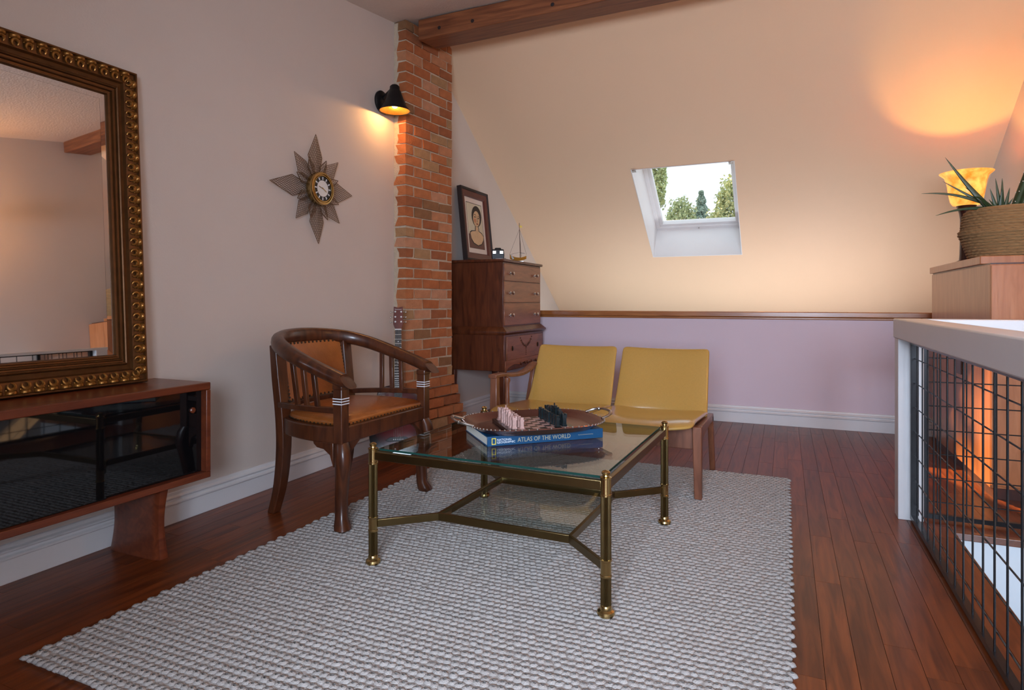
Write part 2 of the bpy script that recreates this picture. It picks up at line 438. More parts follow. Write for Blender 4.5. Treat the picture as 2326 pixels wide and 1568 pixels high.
# shaft lining (painted white) and window
t = 0.006
mb = MB()
def lin(xa, xb, sa, sb, da, db):
    mb.loft([[slope_pt(xa, sa, da), slope_pt(xb, sa, da), slope_pt(xb, sb, da), slope_pt(xa, sb, da)],
             [slope_pt(xa, sa, db), slope_pt(xb, sa, db), slope_pt(xb, sb, db), slope_pt(xa, sb, db)]])
for a in ((SX0, SX0+t, S0, S1), (SX1-t, SX1, S0, S1), (SX0+t, SX1-t, S0, S0+t), (SX0+t, SX1-t, S1-t, S1)):
    lin(*a, -0.004, SD)
win = struct('window_1', mb, M['whitewin'])
fw = 0.055
def framebars(x0, x1, s0, s1, w, da, db):
    global mb
    for a in ((x0, x1, s0, s0+w), (x0, x1, s1-w, s1), (x0, x0+w, s0+w, s1-w), (x1-w, x1, s0+w, s1-w)):
        mb = MB(); lin(*a, da, db)
        mb.build('window_frame', M['whitewin'], win, bevel=0.004)
framebars(SX0, SX1, S0, S1, 0.045, SD, SD+0.06)
framebars(SX0+0.03, SX1-0.03, S0+0.03, S1-0.03, 0.045, SD-0.0+0.02, SD+0.08)
mb = MB(); lin(SX0+0.07, SX1-0.07, S0+0.07, S1-0.07, SD+0.05, SD+0.056); mb.build('pane', M['winglass'], win)
for xx in (SX0+0.03, SX1-0.03):
    mb = MB(); lin(xx-0.02, xx+0.02, S0-0.0, S0+0.03, -0.01, 0.0); mb.build('blind_bracket', M['steel'], win, bevel=0.002)
mb = MB(); mb.sphere(slope_pt((SX0+SX1)/2, S1-0.02, SD-0.004), 0.008, 8, 6); mb.build('catch', M['steel'], win, smooth=True)
# rear wall with the daylight window (behind the viewer)
WX0, WX1, WZ0, WZ1 = -0.45, 1.35, 0.85, 2.05
mb = MB()
mb.box(XL, WX0, YF-0.12, YF, 0, zc(YF)); mb.box(WX1, XR, YF-0.12, YF, 0, zc(YF)); mb.box(WX0, WX1, YF-0.12, YF, 0, WZ0); mb.box(WX0, WX1, YF-0.12, YF, WZ1, zc(YF))
struct('wall_front', mb, M['wall'])
# unseen partition added behind the viewer, keeps the window light off the near left wall
mb = MB(); mb.extrude([(XL, -0.42, 0.0), (XL, -0.32, 0.0), (XL, -0.32, zc(-0.32)), (XL, -0.42, zc(-0.42))], (-0.72-XL, 0, 0))
struct('wall_added_partition', mb, M['wall'])
mb = MB()
for a in ((WX0, WX1, WZ0-0.06, WZ0), (WX0, WX1, WZ1, WZ1+0.06), (WX0-0.06, WX0, WZ0-0.06, WZ1+0.06), (WX1, WX1+0.06, WZ0-0.06, WZ1+0.06)): mb.box(a[0], a[1], YF, YF+0.02, a[2], a[3])
w2 = struct('window_2', mb, M['white'])
for xx in (0.15, 0.75): MB().box(xx-0.025, xx+0.025, YF-0.07, YF-0.02, WZ0, WZ1).build('mullion', M['white'], w2)
# stairwell walls
mb = MB(); mb.box(HX0-0.02, XR, HY1, HY1+0.05, -2.6, -0.016); mb.box(HX0-0.05, HX0, HY0, HY1, -2.6, -0.016); mb.box(HX0, XR, HY0-0.05, HY0, -2.6, -0.016); mb.box(HX0, XR, HY0, HY1, -2.7, -2.6)
struct('wall_stairwell', mb, M['well'])
mb = MB(); mb.box(HX0-0.02, XR, HY1-0.012, HY1+0.02, -0.03, 0.004)
struct('trim_stair_nosing', mb, M['floorbase'], bevel=0.004)

# baseboards
def base_prof(d): return [(0, 0), (d*0.8, 0), (d*0.8, 0.088), (d*1.15, 0.091), (d*1.2, 0.099), (d*0.7, 0.105), (d*0.6, 0.113), (d*0.95, 0.118), (d*0.95, 0.124), (d*0.45, 0.131), (d*0.3, 0.144), (0, 0.147)]
bp = base_prof(0.02)
for a, b in ((YF, 3.86), (4.44, YB)):
    struct('baseboard_left', MB().extrude([(XL + d, a, z) for d, z in bp], (0, b-a, 0)), M['white'], bevel=0.0015)
struct('baseboard_back', MB().extrude([(XL+0.02, YB - d, z) for d, z in bp], (XR-XL-0.02, 0, 0)), M['white'], bevel=0.0015)
struct('baseboard_right', MB().extrude([(XR - d, HY1+0.1, z) for d, z in bp], (0, YB-HY1-0.12, 0)), M['white'])
# wooden cap of the low back wall
mb = MB(); mb.box(XL, XR, YB-0.025, YB+0.15, 0.92, 0.965); mb.box(XL, XR, YB-0.012, YB, 0.90, 0.92)
struct('trim_ledge', mb, M['cap'], bevel=0.006)

# ------------------------------------------------------------------ chimney
ca = R(7); cdir = Vector((math.sin(ca), math.cos(ca), 0)); cnrm = Vector((math.cos(ca), -math.sin(ca), 0))
C0 = Vector((-2.556, 3.86, 0)); CW = 0.585; HTOP = 3.12
chim = thing('chimney', 'exposed orange brick chimney column rising from floor to the ceiling beam', 'chimney', (C0.x, C0.y, 0))
f0 = C0 + cdir*CW
mort = MB()
ins = 0.007
pts = [Vector((XL+0.002, C0.y+0.016, 0)), C0 - cnrm*ins + cdir*0.016, f0 - cnrm*ins, Vector((XL+0.002, f0.y+0.0, 0))]
mort.extrude([p - C0 for p in pts], (0, 0, HTOP))
pts = [p.copy() for p in pts]
mort.build('mortar_core', M['mortar'], chim)
ch = 0.0765
def zlim(yy): return zc(yy) if yy < RY else RZ - 0.688*(yy-RY)
brick_cache = {}
def brick_mesh(L, D, mi, v):
    k = (round(L, 2), round(D, 2), mi, v)
    if k not in brick_cache:
        m = MB(); rr = random.Random(hash(k) % 9999)
        x0, x1, y0, y1, z0, z1 = -D, 0, 0.006, k[0]-0.006, 0.0055, ch-0.0055
        m.box(x0, x1, y0, y1, z0, z1)
        m.v = [tuple(c + rr.uniform(-0.0035, 0.0035) for c in p) for p in m.v]
        brick_cache[k] = m.mesh('brick', BR[mi])
    return brick_cache[k]
nb = 0
for c in range(int(HTOP/ch)+1):
    z = c*ch
    out = 0.0
    if z < 0.40: out = 0.017*(1 + int((0.40 - z)/ch))
    first = 0.205 if c % 2 else 0.105
    segs = [first]; tot = first; WW = CW + out*0.9
    while tot < WW - 0.02:
        L = min(random.choice((0.205, 0.205, 0.205, 0.21)), WW - tot)
        if WW - tot - L < 0.05 and WW - tot < 0.26: L = WW - tot
        if L > 0.22: L = WW - tot if WW - tot < 0.24 else 0.2
        segs.append(L); tot += L
    tt = 0.0
    for i, L in enumerate(segs):
        mi = random.choices(range(7), weights=(26, 22, 20, 12, 9, 8, 9))[0]
        o = link('brick', brick_mesh(L, 0.126 if i == 0 else 0.10, mi, random.randint(0, 2)), chim, bevel=0)
        p = cdir*tt + cnrm*(out + random.uniform(-0.002, 0.004))
        o.location = (p.x, p.y, z + random.uniform(-0.001, 0.001)); o.rotation_euler = (random.uniform(-0.006, 0.006), 0, -ca + random.uniform(-0.008, 0.008))
        tt += L; nb += 1
    if out > 0:  # stepped mortar bed behind the corbelled courses
        pass

# ------------------------------------------------------------------ ceiling beam
root = thing('ceiling_beam', 'rough brown wooden beam running under the ceiling ridge from the chimney', 'beam', (-2.47, 4.035, 2.975))
L = XR + 2.47 - 0.005
mb = MB(); nseg = 14
rings = []
for i in range(nseg+1):
    xx = L*i/nseg; up = 0.012*xx; j = lambda: random.uniform(-0.003, 0.003)
    rings.append([(xx, -0.135+j(), 0.0+up+j()), (xx, 0.135+j(), 0.03+up+j()), (xx, 0.135, 0.185+up*0.35), (xx, -0.135+j(), 0.15+up*0.3)])
mb.loft(rings); mb.build('timber', M['beam'], root, bevel=0.008)
for (xx, yy) in ((0.45, -0.1365), (1.05, -0.1365), (0.18, -0.1365)):
    m2 = MB(); m2.lathe([(0.014, 0), (0.012, 0.003), (0.004, 0.004)], 10, (0, 0, 0), Matrix.Rotation(R(90), 4, 'X').to_3x3()); m2.xf(Matrix.Translation((xx, yy+0.001, 0.06)))
    m2.build('knot', M['ink'], root, smooth=True)

# ------------------------------------------------------------------ rug
RX0, RX1, RY0, RY1 = -2.035, 0.028, 1.075, 3.985
root = thing('rug', 'chunky cream wool rug woven in nubby rows under the coffee table', 'rug', ((RX0+RX1)/2, (RY0+RY1)/2, 0))
w, h = RX1-RX0, RY1-RY0
MB().box(-w/2+0.012, w/2-0.012, -h/2+0.012, h/2-0.012, 0.001, 0.0150).build('backing', M['rug'], root)
# nubby stitches: one small slanted ellipsoid each
pr, ps = 0.0275, 0.0245
nr, ns = int(h/pr), int(w/ps)
a = []
nn, mm = 7, 5
for k in range(mm):
    ph = PI*(k+0.5)/mm
    for i in range(nn): a.append((math.sin(ph)*math.cos(2*PI*i/nn), math.sin(ph)*math.sin(2*PI*i/nn), math.cos(ph)))
a = np.array(a); fc = []
for k in range(mm-1):
    for i in range(nn): fc.append((k*nn+i, (k+1)*nn+i, (k+1)*nn+(i+1) % nn, k*nn+(i+1) % nn))
fc = np.array(fc)
gi, gj = np.meshgrid(np.arange(nr), np.arange(ns), indexing='ij'); gi = gi.ravel(); gj = gj.ravel(); n = len(gi)
cx = -w/2 + (gj+0.5+0.5*(gi % 2)*0.9)*w/(ns+0.5) + rng.normal(0, 0.0015, n)
cy = -h/2 + (gi+0.5)*h/nr + rng.normal(0, 0.0014, n)
ang = np.where(gi % 2 == 0, 0.42, -0.42) + rng.normal(0, 0.12, n)
sx = 0.0180*(1+rng.normal(0, 0.08, n)); sy = 0.0140*(1+rng.normal(0, 0.08, n)); sz = 0.0074*(1+rng.normal(0, 0.12, n))
P = a[None]*np.stack([sx, sy, sz], 1)[:, None, :]
ca_, sa_ = np.cos(ang)[:, None], np.sin(ang)[:, None]
X = P[..., 0]*ca_ - P[..., 1]*sa_ + cx[:, None]; Y = P[..., 0]*sa_ + P[..., 1]*ca_ + cy[:, None]; Z = P[..., 2] + 0.0128
V = np.stack([X, Y, np.maximum(Z, 0.001)], -1).reshape(-1, 3)
F = (fc[None] + (np.arange(n)*len(a))[:, None, None]).reshape(-1, 4)
tag(link('wool_stitches', np_mesh('wool_stitches', V, F, M['rug']), root), kind='stuff')

# ------------------------------------------------------------------ credenza
root = thing('credenza', 'low teak credenza with smoked glass sliding doors against the left wall', 'cabinet', (-2.48, 1.15, 0))
x0, x1, y0, y1 = -0.175, 0.183, -0.85, 0.804
MB().box(x0, x1, y0, y1, 0.668, 0.70).build('top_panel', M['teak'], root, bevel=0.004)
MB().box(x0, x1, y0, y1, 0.285, 0.312).build('bottom_panel', M['teak'], root, bevel=0.003)
for ya, yb in ((y0, y0+0.022), (y1-0.022, y1)): MB().box(x0, x1, ya, yb, 0.312, 0.668).build('side_panel', M['teak'], root, bevel=0.003)
MB().box(x0, x0+0.01, y0+0.022, y1-0.022, 0.312, 0.668).build('back_panel', M['teak'], root)
ds = [(y0+0.023, -0.12, 0.020), (-0.15, 0.36, 0.008), (0.33, y1-0.023, 0.020)]
for ya, yb, off in ds:
    d = MB().box(x1-off-0.018, x1-off-0.012, ya, yb, 0.314, 0.666).build('glass_door', M['blackglass'], root)
    yk = yb-0.045 if yb > 0.5 else ya+0.045
    m2 = MB(); m2.lathe([(0.004, 0), (0.012, 0.0), (0.013, 0.006), (0.009, 0.010), (0.0, 0.010)], 14, (0, 0, 0), Matrix.Rotation(R(90), 4, 'Y').to_3x3()); m2.xf(Matrix.Translation((x1-off-0.012, yk, 0.585)))
    m2.build('finger_pull', M['teak'], d, smooth=True)
for yl in (-0.62, 0.60):
    m2 = MB(); secs = []
    for k in range(13):
        z = 0.285*k/12; u = 1 - abs(2*k/12-1)
        wv = 0.158 - 0.018*math.sin(PI*k/12); wt = 0.021 + 0.009*(1-math.sin(PI*min(1, k/12*1.0)))
        ring = []
        for i in range(16):
            t2 = 2*PI*i/16; cxx, sxx = math.cos(t2), math.sin(t2)
            ring.append((0.005 + wv*math.copysign(abs(cxx)**0.35, cxx), yl + wt*math.copysign(abs(sxx)**0.5, sxx), z))
        secs.append(ring)
    m2.loft(secs); m2.build('leg', M['teak'], root, smooth=True)

# ------------------------------------------------------------------ gilt mirror, leaning
MW, MH, FWD = 1.08, 1.352, 0.128
lean = R(3.05)
root = thing('wall_mirror', 'large mirror in an ornate carved gilt frame leaning on the credenza', 'mirror', (-2.575, 1.835-MW/2, 0.702))
root.rotation_euler = (0, -lean, R(-0.6))
# local: x out of wall, y along the wall, z up
prof_f = [(0.0, 0.0), (0.0, 0.030), (0.004, 0.038), (0.010, 0.038), (0.013, 0.026), (0.050, 0.024), (0.056, 0.022), (0.062, 0.010), (0.080, 0.012), (0.084, 0.026), (0.088, 0.029), (0.092, 0.026), (0.094, 0.016), (0.100, 0.015), (0.103, 0.023), (0.108, 0.024), (0.111, 0.013), (0.116, 0.012), (0.119, 0.018), (0.123, 0.017), (0.128, 0.006), (0.128, 0.0)]
def frame_sides(root, W, H, prof_f, mat, name, z0=0.0, xo=0.0):
    cors = [(-W/2, z0), (W/2, z0), (W/2, z0+H), (-W/2, z0+H)]
    inn = [(1, 1), (-1, 1), (-1, -1), (1, -1)]
    outp = []
    for k in range(4):
        a, b = cors[k], cors[(k+1) % 4]; ia, ib = inn[k], inn[(k+1) % 4]
        ra = [(xo+hh, a[0]+ia[0]*q, a[1]+ia[1]*q) for q, hh in prof_f]; rb = [(xo+hh, b[0]+ib[0]*q, b[1]+ib[1]*q) for q, hh in prof_f]
        outp.append(MB().loft([ra, rb]).build(name, mat, root, smooth=True, ang=30))
    return outp
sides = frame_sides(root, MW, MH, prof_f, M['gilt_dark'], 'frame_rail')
MB().box(-0.004, 0.0, -MW/2+0.01, MW/2-0.01, 0.01, MH-0.01).build('backing', M['darkwood'], root)
iy, iz0, iz1 = MW/2-0.126, 0.126, MH-0.126
MB().box(0.002, 0.005, -iy, iy, iz0, iz1).build('mirror_glass', M['mirror'], root)
bw = 0.024
mbv = MB()
o_ = [(-iy, iz0), (iy, iz0), (iy, iz1), (-iy, iz1)]; i_ = [(-iy+bw, iz0+bw), (iy-bw, iz0+bw), (iy-bw, iz1-bw), (-iy+bw, iz1-bw)]
mbv.loft([[(0.0051, a, b) for a, b in o_], [(0.00545, a, b) for a, b in i_]], True, False); mbv.build('bevelled_edge', M['mirror'], root)
# carved scroll: C-curl with a leaf bar behind it
sc = MB(); pts = []; rad = []
for k in range(13):
    t2 = R(-215 + 300*k/12); r = 0.0118
    pts.append((0.030 + 0.005*math.sin(PI*k/12), r*math.cos(t2), 0.042 + r*math.sin(t2))); rad.append(0.0022 + 0.0042*math.sin(PI*k/12))
sc.tube(pts, rad, 6)
for yy in (-0.006, 0.006):
    sc.sphere((0.030, yy*2.6, 0.029), 0.0034, 6, 5)
rr_ = []
for k in range(7):
    q = -1 + 2*k/6; hgt = 0.044 - 0.010*q*q
    rr_.append([(0.026, q*0.0185, 0.010), (hgt, q*0.0175, 0.013), (hgt+0.002, q*0.0175, 0.019), (hgt-0.003, q*0.0175, 0.026), (0.026, q*0.0185, 0.030)])
sc.loft(rr_)
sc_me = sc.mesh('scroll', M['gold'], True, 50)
pitch = 0.0455
def scrolls(side, n, start, rotx, flip=1):
    for k in range(n):
        o = link('scroll', sc_me, side); yield o, k
nH = int((MW-0.06)/pitch); nV = int((MH-0.06)/pitch)
for k in range(nH):
    o = link('scroll', sc_me, sides[0]); o.location = (0, -MW/2+0.03+(k+0.5)*(MW-0.06)/nH, 0)
    o = link('scroll', sc_me, sides[2]); o.location = (0, -MW/2+0.03+(k+0.5)*(MW-0.06)/nH, MH); o.rotation_euler = (PI, 0, 0)
for k in range(nV):
    o = link('scroll', sc_me, sides[1]); o.location = (0, MW/2, 0.03+(k+0.5)*(MH-0.06)/nV); o.rotation_euler = (R(90), 0, 0)
    if k % 1 == 0:
        o = link('scroll', sc_me, sides[3]); o.location = (0, -MW/2, 0.03+(k+0.5)*(MH-0.06)/nV); o.rotation_euler = (R(-90), 0, 0)

# ------------------------------------------------------------------ starburst clock
root = thing('starburst_clock', 'gold wall clock with pointed metal lattice sunburst rays on the grey wall', 'clock', (XL+0.004, 3.018, 1.745))
def clip_line(poly, p, d):
    # clip the infinite line p + t d to a convex polygon
    t0, t1 = -9, 9
    n = len(poly)
    for i in range(n):
        ax, ay = poly[i]; bx, by = poly[(i+1) % n]
        nx, ny = -(by-ay), bx-ax
        den = nx*d[0] + ny*d[1]; num = nx*(ax-p[0]) + ny*(ay-p[1])
        if abs(den) < 1e-9:
            if num > 0: return None
            continue
        t = num/den
        if den > 0: t0 = max(t0, t)
        else: t1 = min(t1, t)
    return (t0, t1) if t1 - t0 > 0.004 else None
rays = []
for k in range(16):
    if k % 4 == 0: rays.append((k, 0.385 if k == 8 else 0.335, 0.062, 0.20))
    elif k % 2 == 0: rays.append((k, 0.275, 0.05, 0.17))
    else: rays.append((k, 0.20, 0.03, 0.14))
for k, L, hw, wd in rays:
    m2 = MB(); A = 2*PI*k/16 + 0.035
    poly = [(0.05, -0.012), (wd, -hw), (L, 0.0), (wd, hw), (0.05, 0.012)]
    if k % 2: hw2 = hw
    lift = 0.012 if k % 4 == 0 else (0.018 if k % 2 == 0 else 0.024)
    # poly counter-clockwise
    def to3(q):
        fold = 0.010*(1-abs(q[1])/max(hw, 1e-3))
        yy = q[0]*math.cos(A) - q[1]*math.sin(A); zz = q[0]*math.sin(A) + q[1]*math.cos(A)
        return Vector((lift + fold, yy, zz))
    for i in range(5): m2.bar(to3(poly[i]), to3(poly[(i+1) % 5]), 0.0030, 0.0022, (1, 0, 0))
    for sgn in (1, -1):
        d = (math.cos(R(24)), sgn*math.sin(R(24)))
        off = -0.25
        while off < 0.30:
            p0 = (0.0, off)
            c = clip_line(poly, p0, d)
            if c:
                q0 = (p0[0]+d[0]*c[0], p0[1]+d[1]*c[0]); q1 = (p0[0]+d[0]*c[1], p0[1]+d[1]*c[1])
                if q0[1]*q1[1] < 0:
                    tm = q0[1]/(q0[1]-q1[1]); qm = (q0[0]+(q1[0]-q0[0])*tm, 0)
                    m2.bar(to3(q0), to3(qm), 0.0022, 0.0015, (1, 0, 0)); m2.bar(to3(qm), to3(q1), 0.0022, 0.0015, (1, 0, 0))
                else: m2.bar(to3(q0), to3(q1), 0.0022, 0.0015, (1, 0, 0))
            off += 0.0125
    m2.build('ray', M['raymetal'] if 'raymetal' in M else M['nail'], root)
RY90 = Matrix.Rotation(R(90), 4, 'Y').to_3x3()
body = MB().lathe([(0.06, 0.0), (0.075, 0.0), (0.098, 0.022), (0.103, 0.040), (0.103, 0.062), (0.098, 0.070), (0.088, 0.072), (0.086, 0.066), (0.083, 0.066), (0.081, 0.071), (0.077, 0.071), (0.076, 0.064), (0.0, 0.064)], 40, (0, 0, 0), RY90).build('case', M['brass'], root, smooth=True, ang=35)
MB().lathe([(0.0, 0.0645), (0.0755, 0.0645), (0.0755, 0.0655), (0.0, 0.0655)], 36, (0, 0, 0), RY90).build('dial_ring', M['fret'], root)
dial = MB().lathe([(0.0, 0.0656), (0.048, 0.0656), (0.050, 0.0665), (0.0, 0.0668)], 36, (0, 0, 0), RY90).build('dial', M['pearl'], root, smooth=True)
for k in range(12):
    A = 2*PI*k/12
    MB().bar((0.0666, 0.054*math.cos(A), 0.054*math.sin(A)), (0.0666, 0.071*math.cos(A), 0.071*math.sin(A)), 0.0075, 0.0016, (1, 0, 0)).build('hour_mark', M['inlay'], root)
MB().bar((0.069, 0.008, -0.004), (0.069, -0.036, 0.010), 0.004, 0.001, (1, 0, 0)).build('minute_hand', M['goldhand'] if 'goldhand' in M else M['nail'], root)
MB().bar((0.070, -0.008, 0.004), (0.070, 0.030, -0.018), 0.005, 0.001, (1, 0, 0)).build('hour_hand', M['brass'], root)

# ------------------------------------------------------------------ wall sconce
root = thing('wall_sconce', 'black bell-shaped wall sconce with a glowing bulb beside the chimney', 'lamp', (XL, 3.715, 2.49))
MB().lathe([(0.0, 0.0), (0.078, 0.0), (0.080, 0.012), (0.070, 0.022), (0.03, 0.028), (0.0, 0.03)], 28, (0, 0, 0), RY90).build('backplate', M['black'], root, smooth=True)
MB().tube([(0.02, 0, 0.02), (0.06, -0.005, 0.045), (0.10, -0.02, 0.06), (0.135, -0.03, 0.072)], 0.016, 10).build('arm', M['black'], root, smooth=True)
SCX, SCY = 0.142, -0.035
MB().lathe([(0.0, 0.095), (0.022, 0.092), (0.034, 0.08), (0.036, 0.055), (0.042, 0.05), (0.060, 0.0), (0.086, -0.060), (0.106, -0.088), (0.108, -0.093), (0.104, -0.089), (0.083, -0.060), (0.056, 0.0), (0.038, 0.046), (0.0, 0.05)], 36, (SCX, SCY, 0)).build('shade', M['black'], root, smooth=True, ang=50)
MB().lathe([(0.103, -0.0885), (0.0815, -0.059), (0.0545, 0.001), (0.036, 0.044)], 36, (SCX, SCY, 0), None, False).build('shade_lining', M['gold'], root, smooth=True)
MB().sphere((SCX, SCY, -0.050), 0.022, 14, 10).build('bulb', emit('sconce_bulb_glow', (1.0, 0.72, 0.36), 14.0), root, smooth=True)
pl = bpy.data.lights.new('sconce_light', 'POINT'); pl.energy = 5.0; pl.color = (1.0, 0.50, 0.16); pl.shadow_soft_size = 0.012
po = bpy.data.objects.new('sconce_light', pl); COL.objects.link(po); po.parent = root; po.location = (SCX, SCY, -0.078)

# ------------------------------------------------------------------ armchair
root = thing('armchair', 'dark wooden barrel armchair with tan leather seat and studded back panel', 'chair', (-2.06, 2.595, 0), R(-2))
def bez(pts, n):
    # Catmull-Rom through pts
    P = [Vector(p) for p in pts]; P = [2*P[0]-P[1]] + P + [2*P[-1]-P[-2]]; out = []
    for i in range(1, len(P)-2):
        for k in range(n):
            t = k/n
            out.append(0.5*((2*P[i]) + (-P[i-1]+P[i+1])*t + (2*P[i-1]-5*P[i]+4*P[i+1]-P[i+2])*t*t + (-P[i-1]+3*P[i]-3*P[i+1]+P[i+2])*t**3))
    out.append(P[-2]); return out
cw = M['chairwood']
arm_path = bez([(0.275, -0.340, 0.690), (0.16, -0.345, 0.728), (0.02, -0.340, 0.772), (-0.12, -0.315, 0.818), (-0.23, -0.255, 0.850), (-0.305, -0.14, 0.866), (-0.33, 0.0, 0.870), (-0.305, 0.14, 0.866), (-0.23, 0.255, 0.850), (-0.12, 0.315, 0.818), (0.02, 0.340, 0.772), (0.16, 0.345, 0.728), (0.275, 0.340, 0.690)], 5)
m2 = MB(); rings = []
n = len(arm_path)
for i, p in enumerate(arm_path):
    t = (arm_path[min(i+1, n-1)] - arm_path[max(i-1, 0)]).normalized(); s = t.cross(Vector((0, 0, 1))).normalized(); u = s.cross(t)
    q = abs(2*i/(n-1)-1); wv = 0.034 + 0.006*(q > 0.85)*(q-0.85)/0.15; hv = 0.029 + 0.012*(1-q)
    ring = []
    for j in range(14):
        t2 = 2*PI*j/14; c, s2 = math.cos(t2), math.sin(t2)
        ring.append(p + s*wv*math.copysign(abs(c)**0.75, c) + u*hv*math.copysign(abs(s2)**0.8, s2))
    rings.append(ring)
# raked arm tips: the ends are sliced so the cut face looks up and forward
for idx, dirn in ((0, 1), (n-1, -1)):
    ring = rings[idx]; c0 = arm_path[idx]
    rings[idx] = [p + Vector((0.012 - 0.042*(p.z-c0.z)/0.030, 0, 0)) for p in ring]
m2.loft(rings); m2.build('arm_rail', cw, root, smooth=True, ang=45)
for sy in (-1, 1):
    # front leg: cabriole with knee and pad foot, running up into the square arm post
    secs = []
    zz = [0.017, 0.024, 0.042, 0.07, 0.16, 0.26, 0.33, 0.385, 0.415]
    off = [0.012, 0.012, 0.006, -0.004, -0.006, 0.008, 0.020, 0.012, 0.0]
    hs = [0.026, 0.034, 0.033, 0.026, 0.026, 0.029, 0.033, 0.032, 0.028]
    for z, of, hh in zip(zz, off, hs):
        ring = []
        for j in range(12):
            t2 = 2*PI*j/12; c, s2 = math.cos(t2), math.sin(t2)
            ring.append((0.235 + of + hh*math.copysign(abs(c)**0.6, c), sy*(0.325 + of*0.7) + hh*math.copysign(abs(s2)**0.6, s2), z))
        secs.append(ring)
    leg = MB().loft(secs).build('leg', cw, root, smooth=True, ang=50)
    # carved bracket beside the knee
    br = MB(); br.extrude([(0.205, sy*0.335-0.014, 0.412), (0.205, sy*0.335-0.014, 0.30), (0.185, sy*0.335-0.014, 0.355), (0.15, sy*0.335-0.014, 0.378), (0.11, sy*0.335-0.014, 0.383), (0.09, sy*0.335-0.014, 0.398), (0.085, sy*0.335-0.014, 0.412)], (0, 0.028, 0)); br.build('bracket', cw, root, bevel=0.003)
    br = MB(); y_ = sy*0.30
    br.extrude([(0.225, y_, 0.412), (0.225, y_, 0.31), (0.225, y_-sy*0.02, 0.36), (0.225, y_-sy*0.06, 0.39), (0.225, y_-sy*0.09, 0.412)], (0.026, 0, 0)); br.build('bracket', cw, root, bevel=0.003)
    post = MB().cbox((0.235, sy*0.330, 0.545), (0.050, 0.050, 0.27)).build('arm_post', cw, root, bevel=0.004)
    for kz in (0.590, 0.602, 0.614):
        m2 = MB()
        m2.cbox((0.235, sy*0.330, kz), (0.0522, 0.0522, 0.0045)); m2.build('inlay_band', M['inlay'], post)
    MB().cbox((0.235, sy*0.330, 0.667), (0.056, 0.056, 0.028)).build('post_cap', cw, root, bevel=0.006)
    # back leg / back post, one sabre curve
    pth = bez([(-0.268, sy*0.245, 0.0), (-0.225, sy*0.243, 0.15), (-0.205, sy*0.242, 0.33), (-0.21, sy*0.242, 0.50), (-0.23, sy*0.245, 0.68), (-0.245, sy*0.246, 0.835)], 4)
    m2 = MB(); rr = []
    for i, p in enumerate(pth):
        q = i/(len(pth)-1); hx = 0.021 + 0.004*math.sin(PI*q); hy = 0.024 + 0.008*min(1, q*1.5)
        rr.append([(p.x-hx, p.y-hy, p.z), (p.x+hx, p.y-hy, p.z), (p.x+hx, p.y+hy, p.z), (p.x-hx, p.y+hy, p.z)])
    m2.loft(rr); m2.build('leg', cw, root, bevel=0.004)
    # curved lower side rail with three slats
    sp = bez([(-0.21, sy*0.262, 0.545), (-0.05, sy*0.312, 0.552), (0.10, sy*0.333, 0.556), (0.215, sy*0.336, 0.558)], 5)
    MB().loft([[p + Vector(q) for q in ((0, -0.014, -0.013), (0, 0.014, -0.013), (0, 0.014, 0.013), (0, -0.014, 0.013))] for p in sp]).build('side_rail', cw, root, bevel=0.003)
    for xs in (-0.03, 0.035, 0.10):
        yb_ = sy*(0.318 + 0.008*(xs > 0)); zt = 0.765 - (xs+0.03)*0.32
        MB().bar((xs-0.005, yb_, 0.555), (xs-0.02, sy*0.338, zt), 0.018, 0.022, (1, 0, 0)).build('slat', cw, root, bevel=0.002)
# seat frame: D-shaped
fr = MB()
outl = bez([(0.255, -0.34, 0), (0.10, -0.352, 0), (-0.06, -0.325, 0), (-0.18, -0.265, 0), (-0.235, -0.15, 0), (-0.25, 0.0, 0), (-0.235, 0.15, 0), (-0.18, 0.265, 0), (-0.06, 0.325, 0), (0.10, 0.352, 0), (0.255, 0.34, 0)], 3)
fr.extrude([(p.x, p.y, 0.408) for p in outl], (0, 0, 0.075)); fr.build('seat_frame', cw, root, bevel=0.006)
# leather seat: domed pad
cs = MB(); rings = []
c0 = Vector((0.0, 0, 0))
for s_, z in ((0.90, 0.483), (0.92, 0.494), (0.90, 0.508), (0.80, 0.524), (0.6, 0.540), (0.35, 0.549), (0.12, 0.552)):
    rings.append([Vector((0.005 + (p.x-0.005)*s_, p.y*s_, z)) for p in outl])
cs.loft(rings); seat = cs.build('seat', M['leather'], root, smooth=True, ang=60)
nm = MB().sphere((0, 0, 0), 0.0042, 6, 4).mesh('nail_head', M['nail'], True)
for i in range(0, len(outl)-1):
    for f_ in (0.0, 0.5):
        p = outl[i].lerp(outl[i+1], f_)
        o = link('nail_head', nm, seat); o.location = (0.005+(p.x-0.005)*0.918, p.y*0.918, 0.489)
for k in range(24):
    o = link('nail_head', nm, seat); o.location = (0.236, -0.30+0.6*k/23, 0.489)
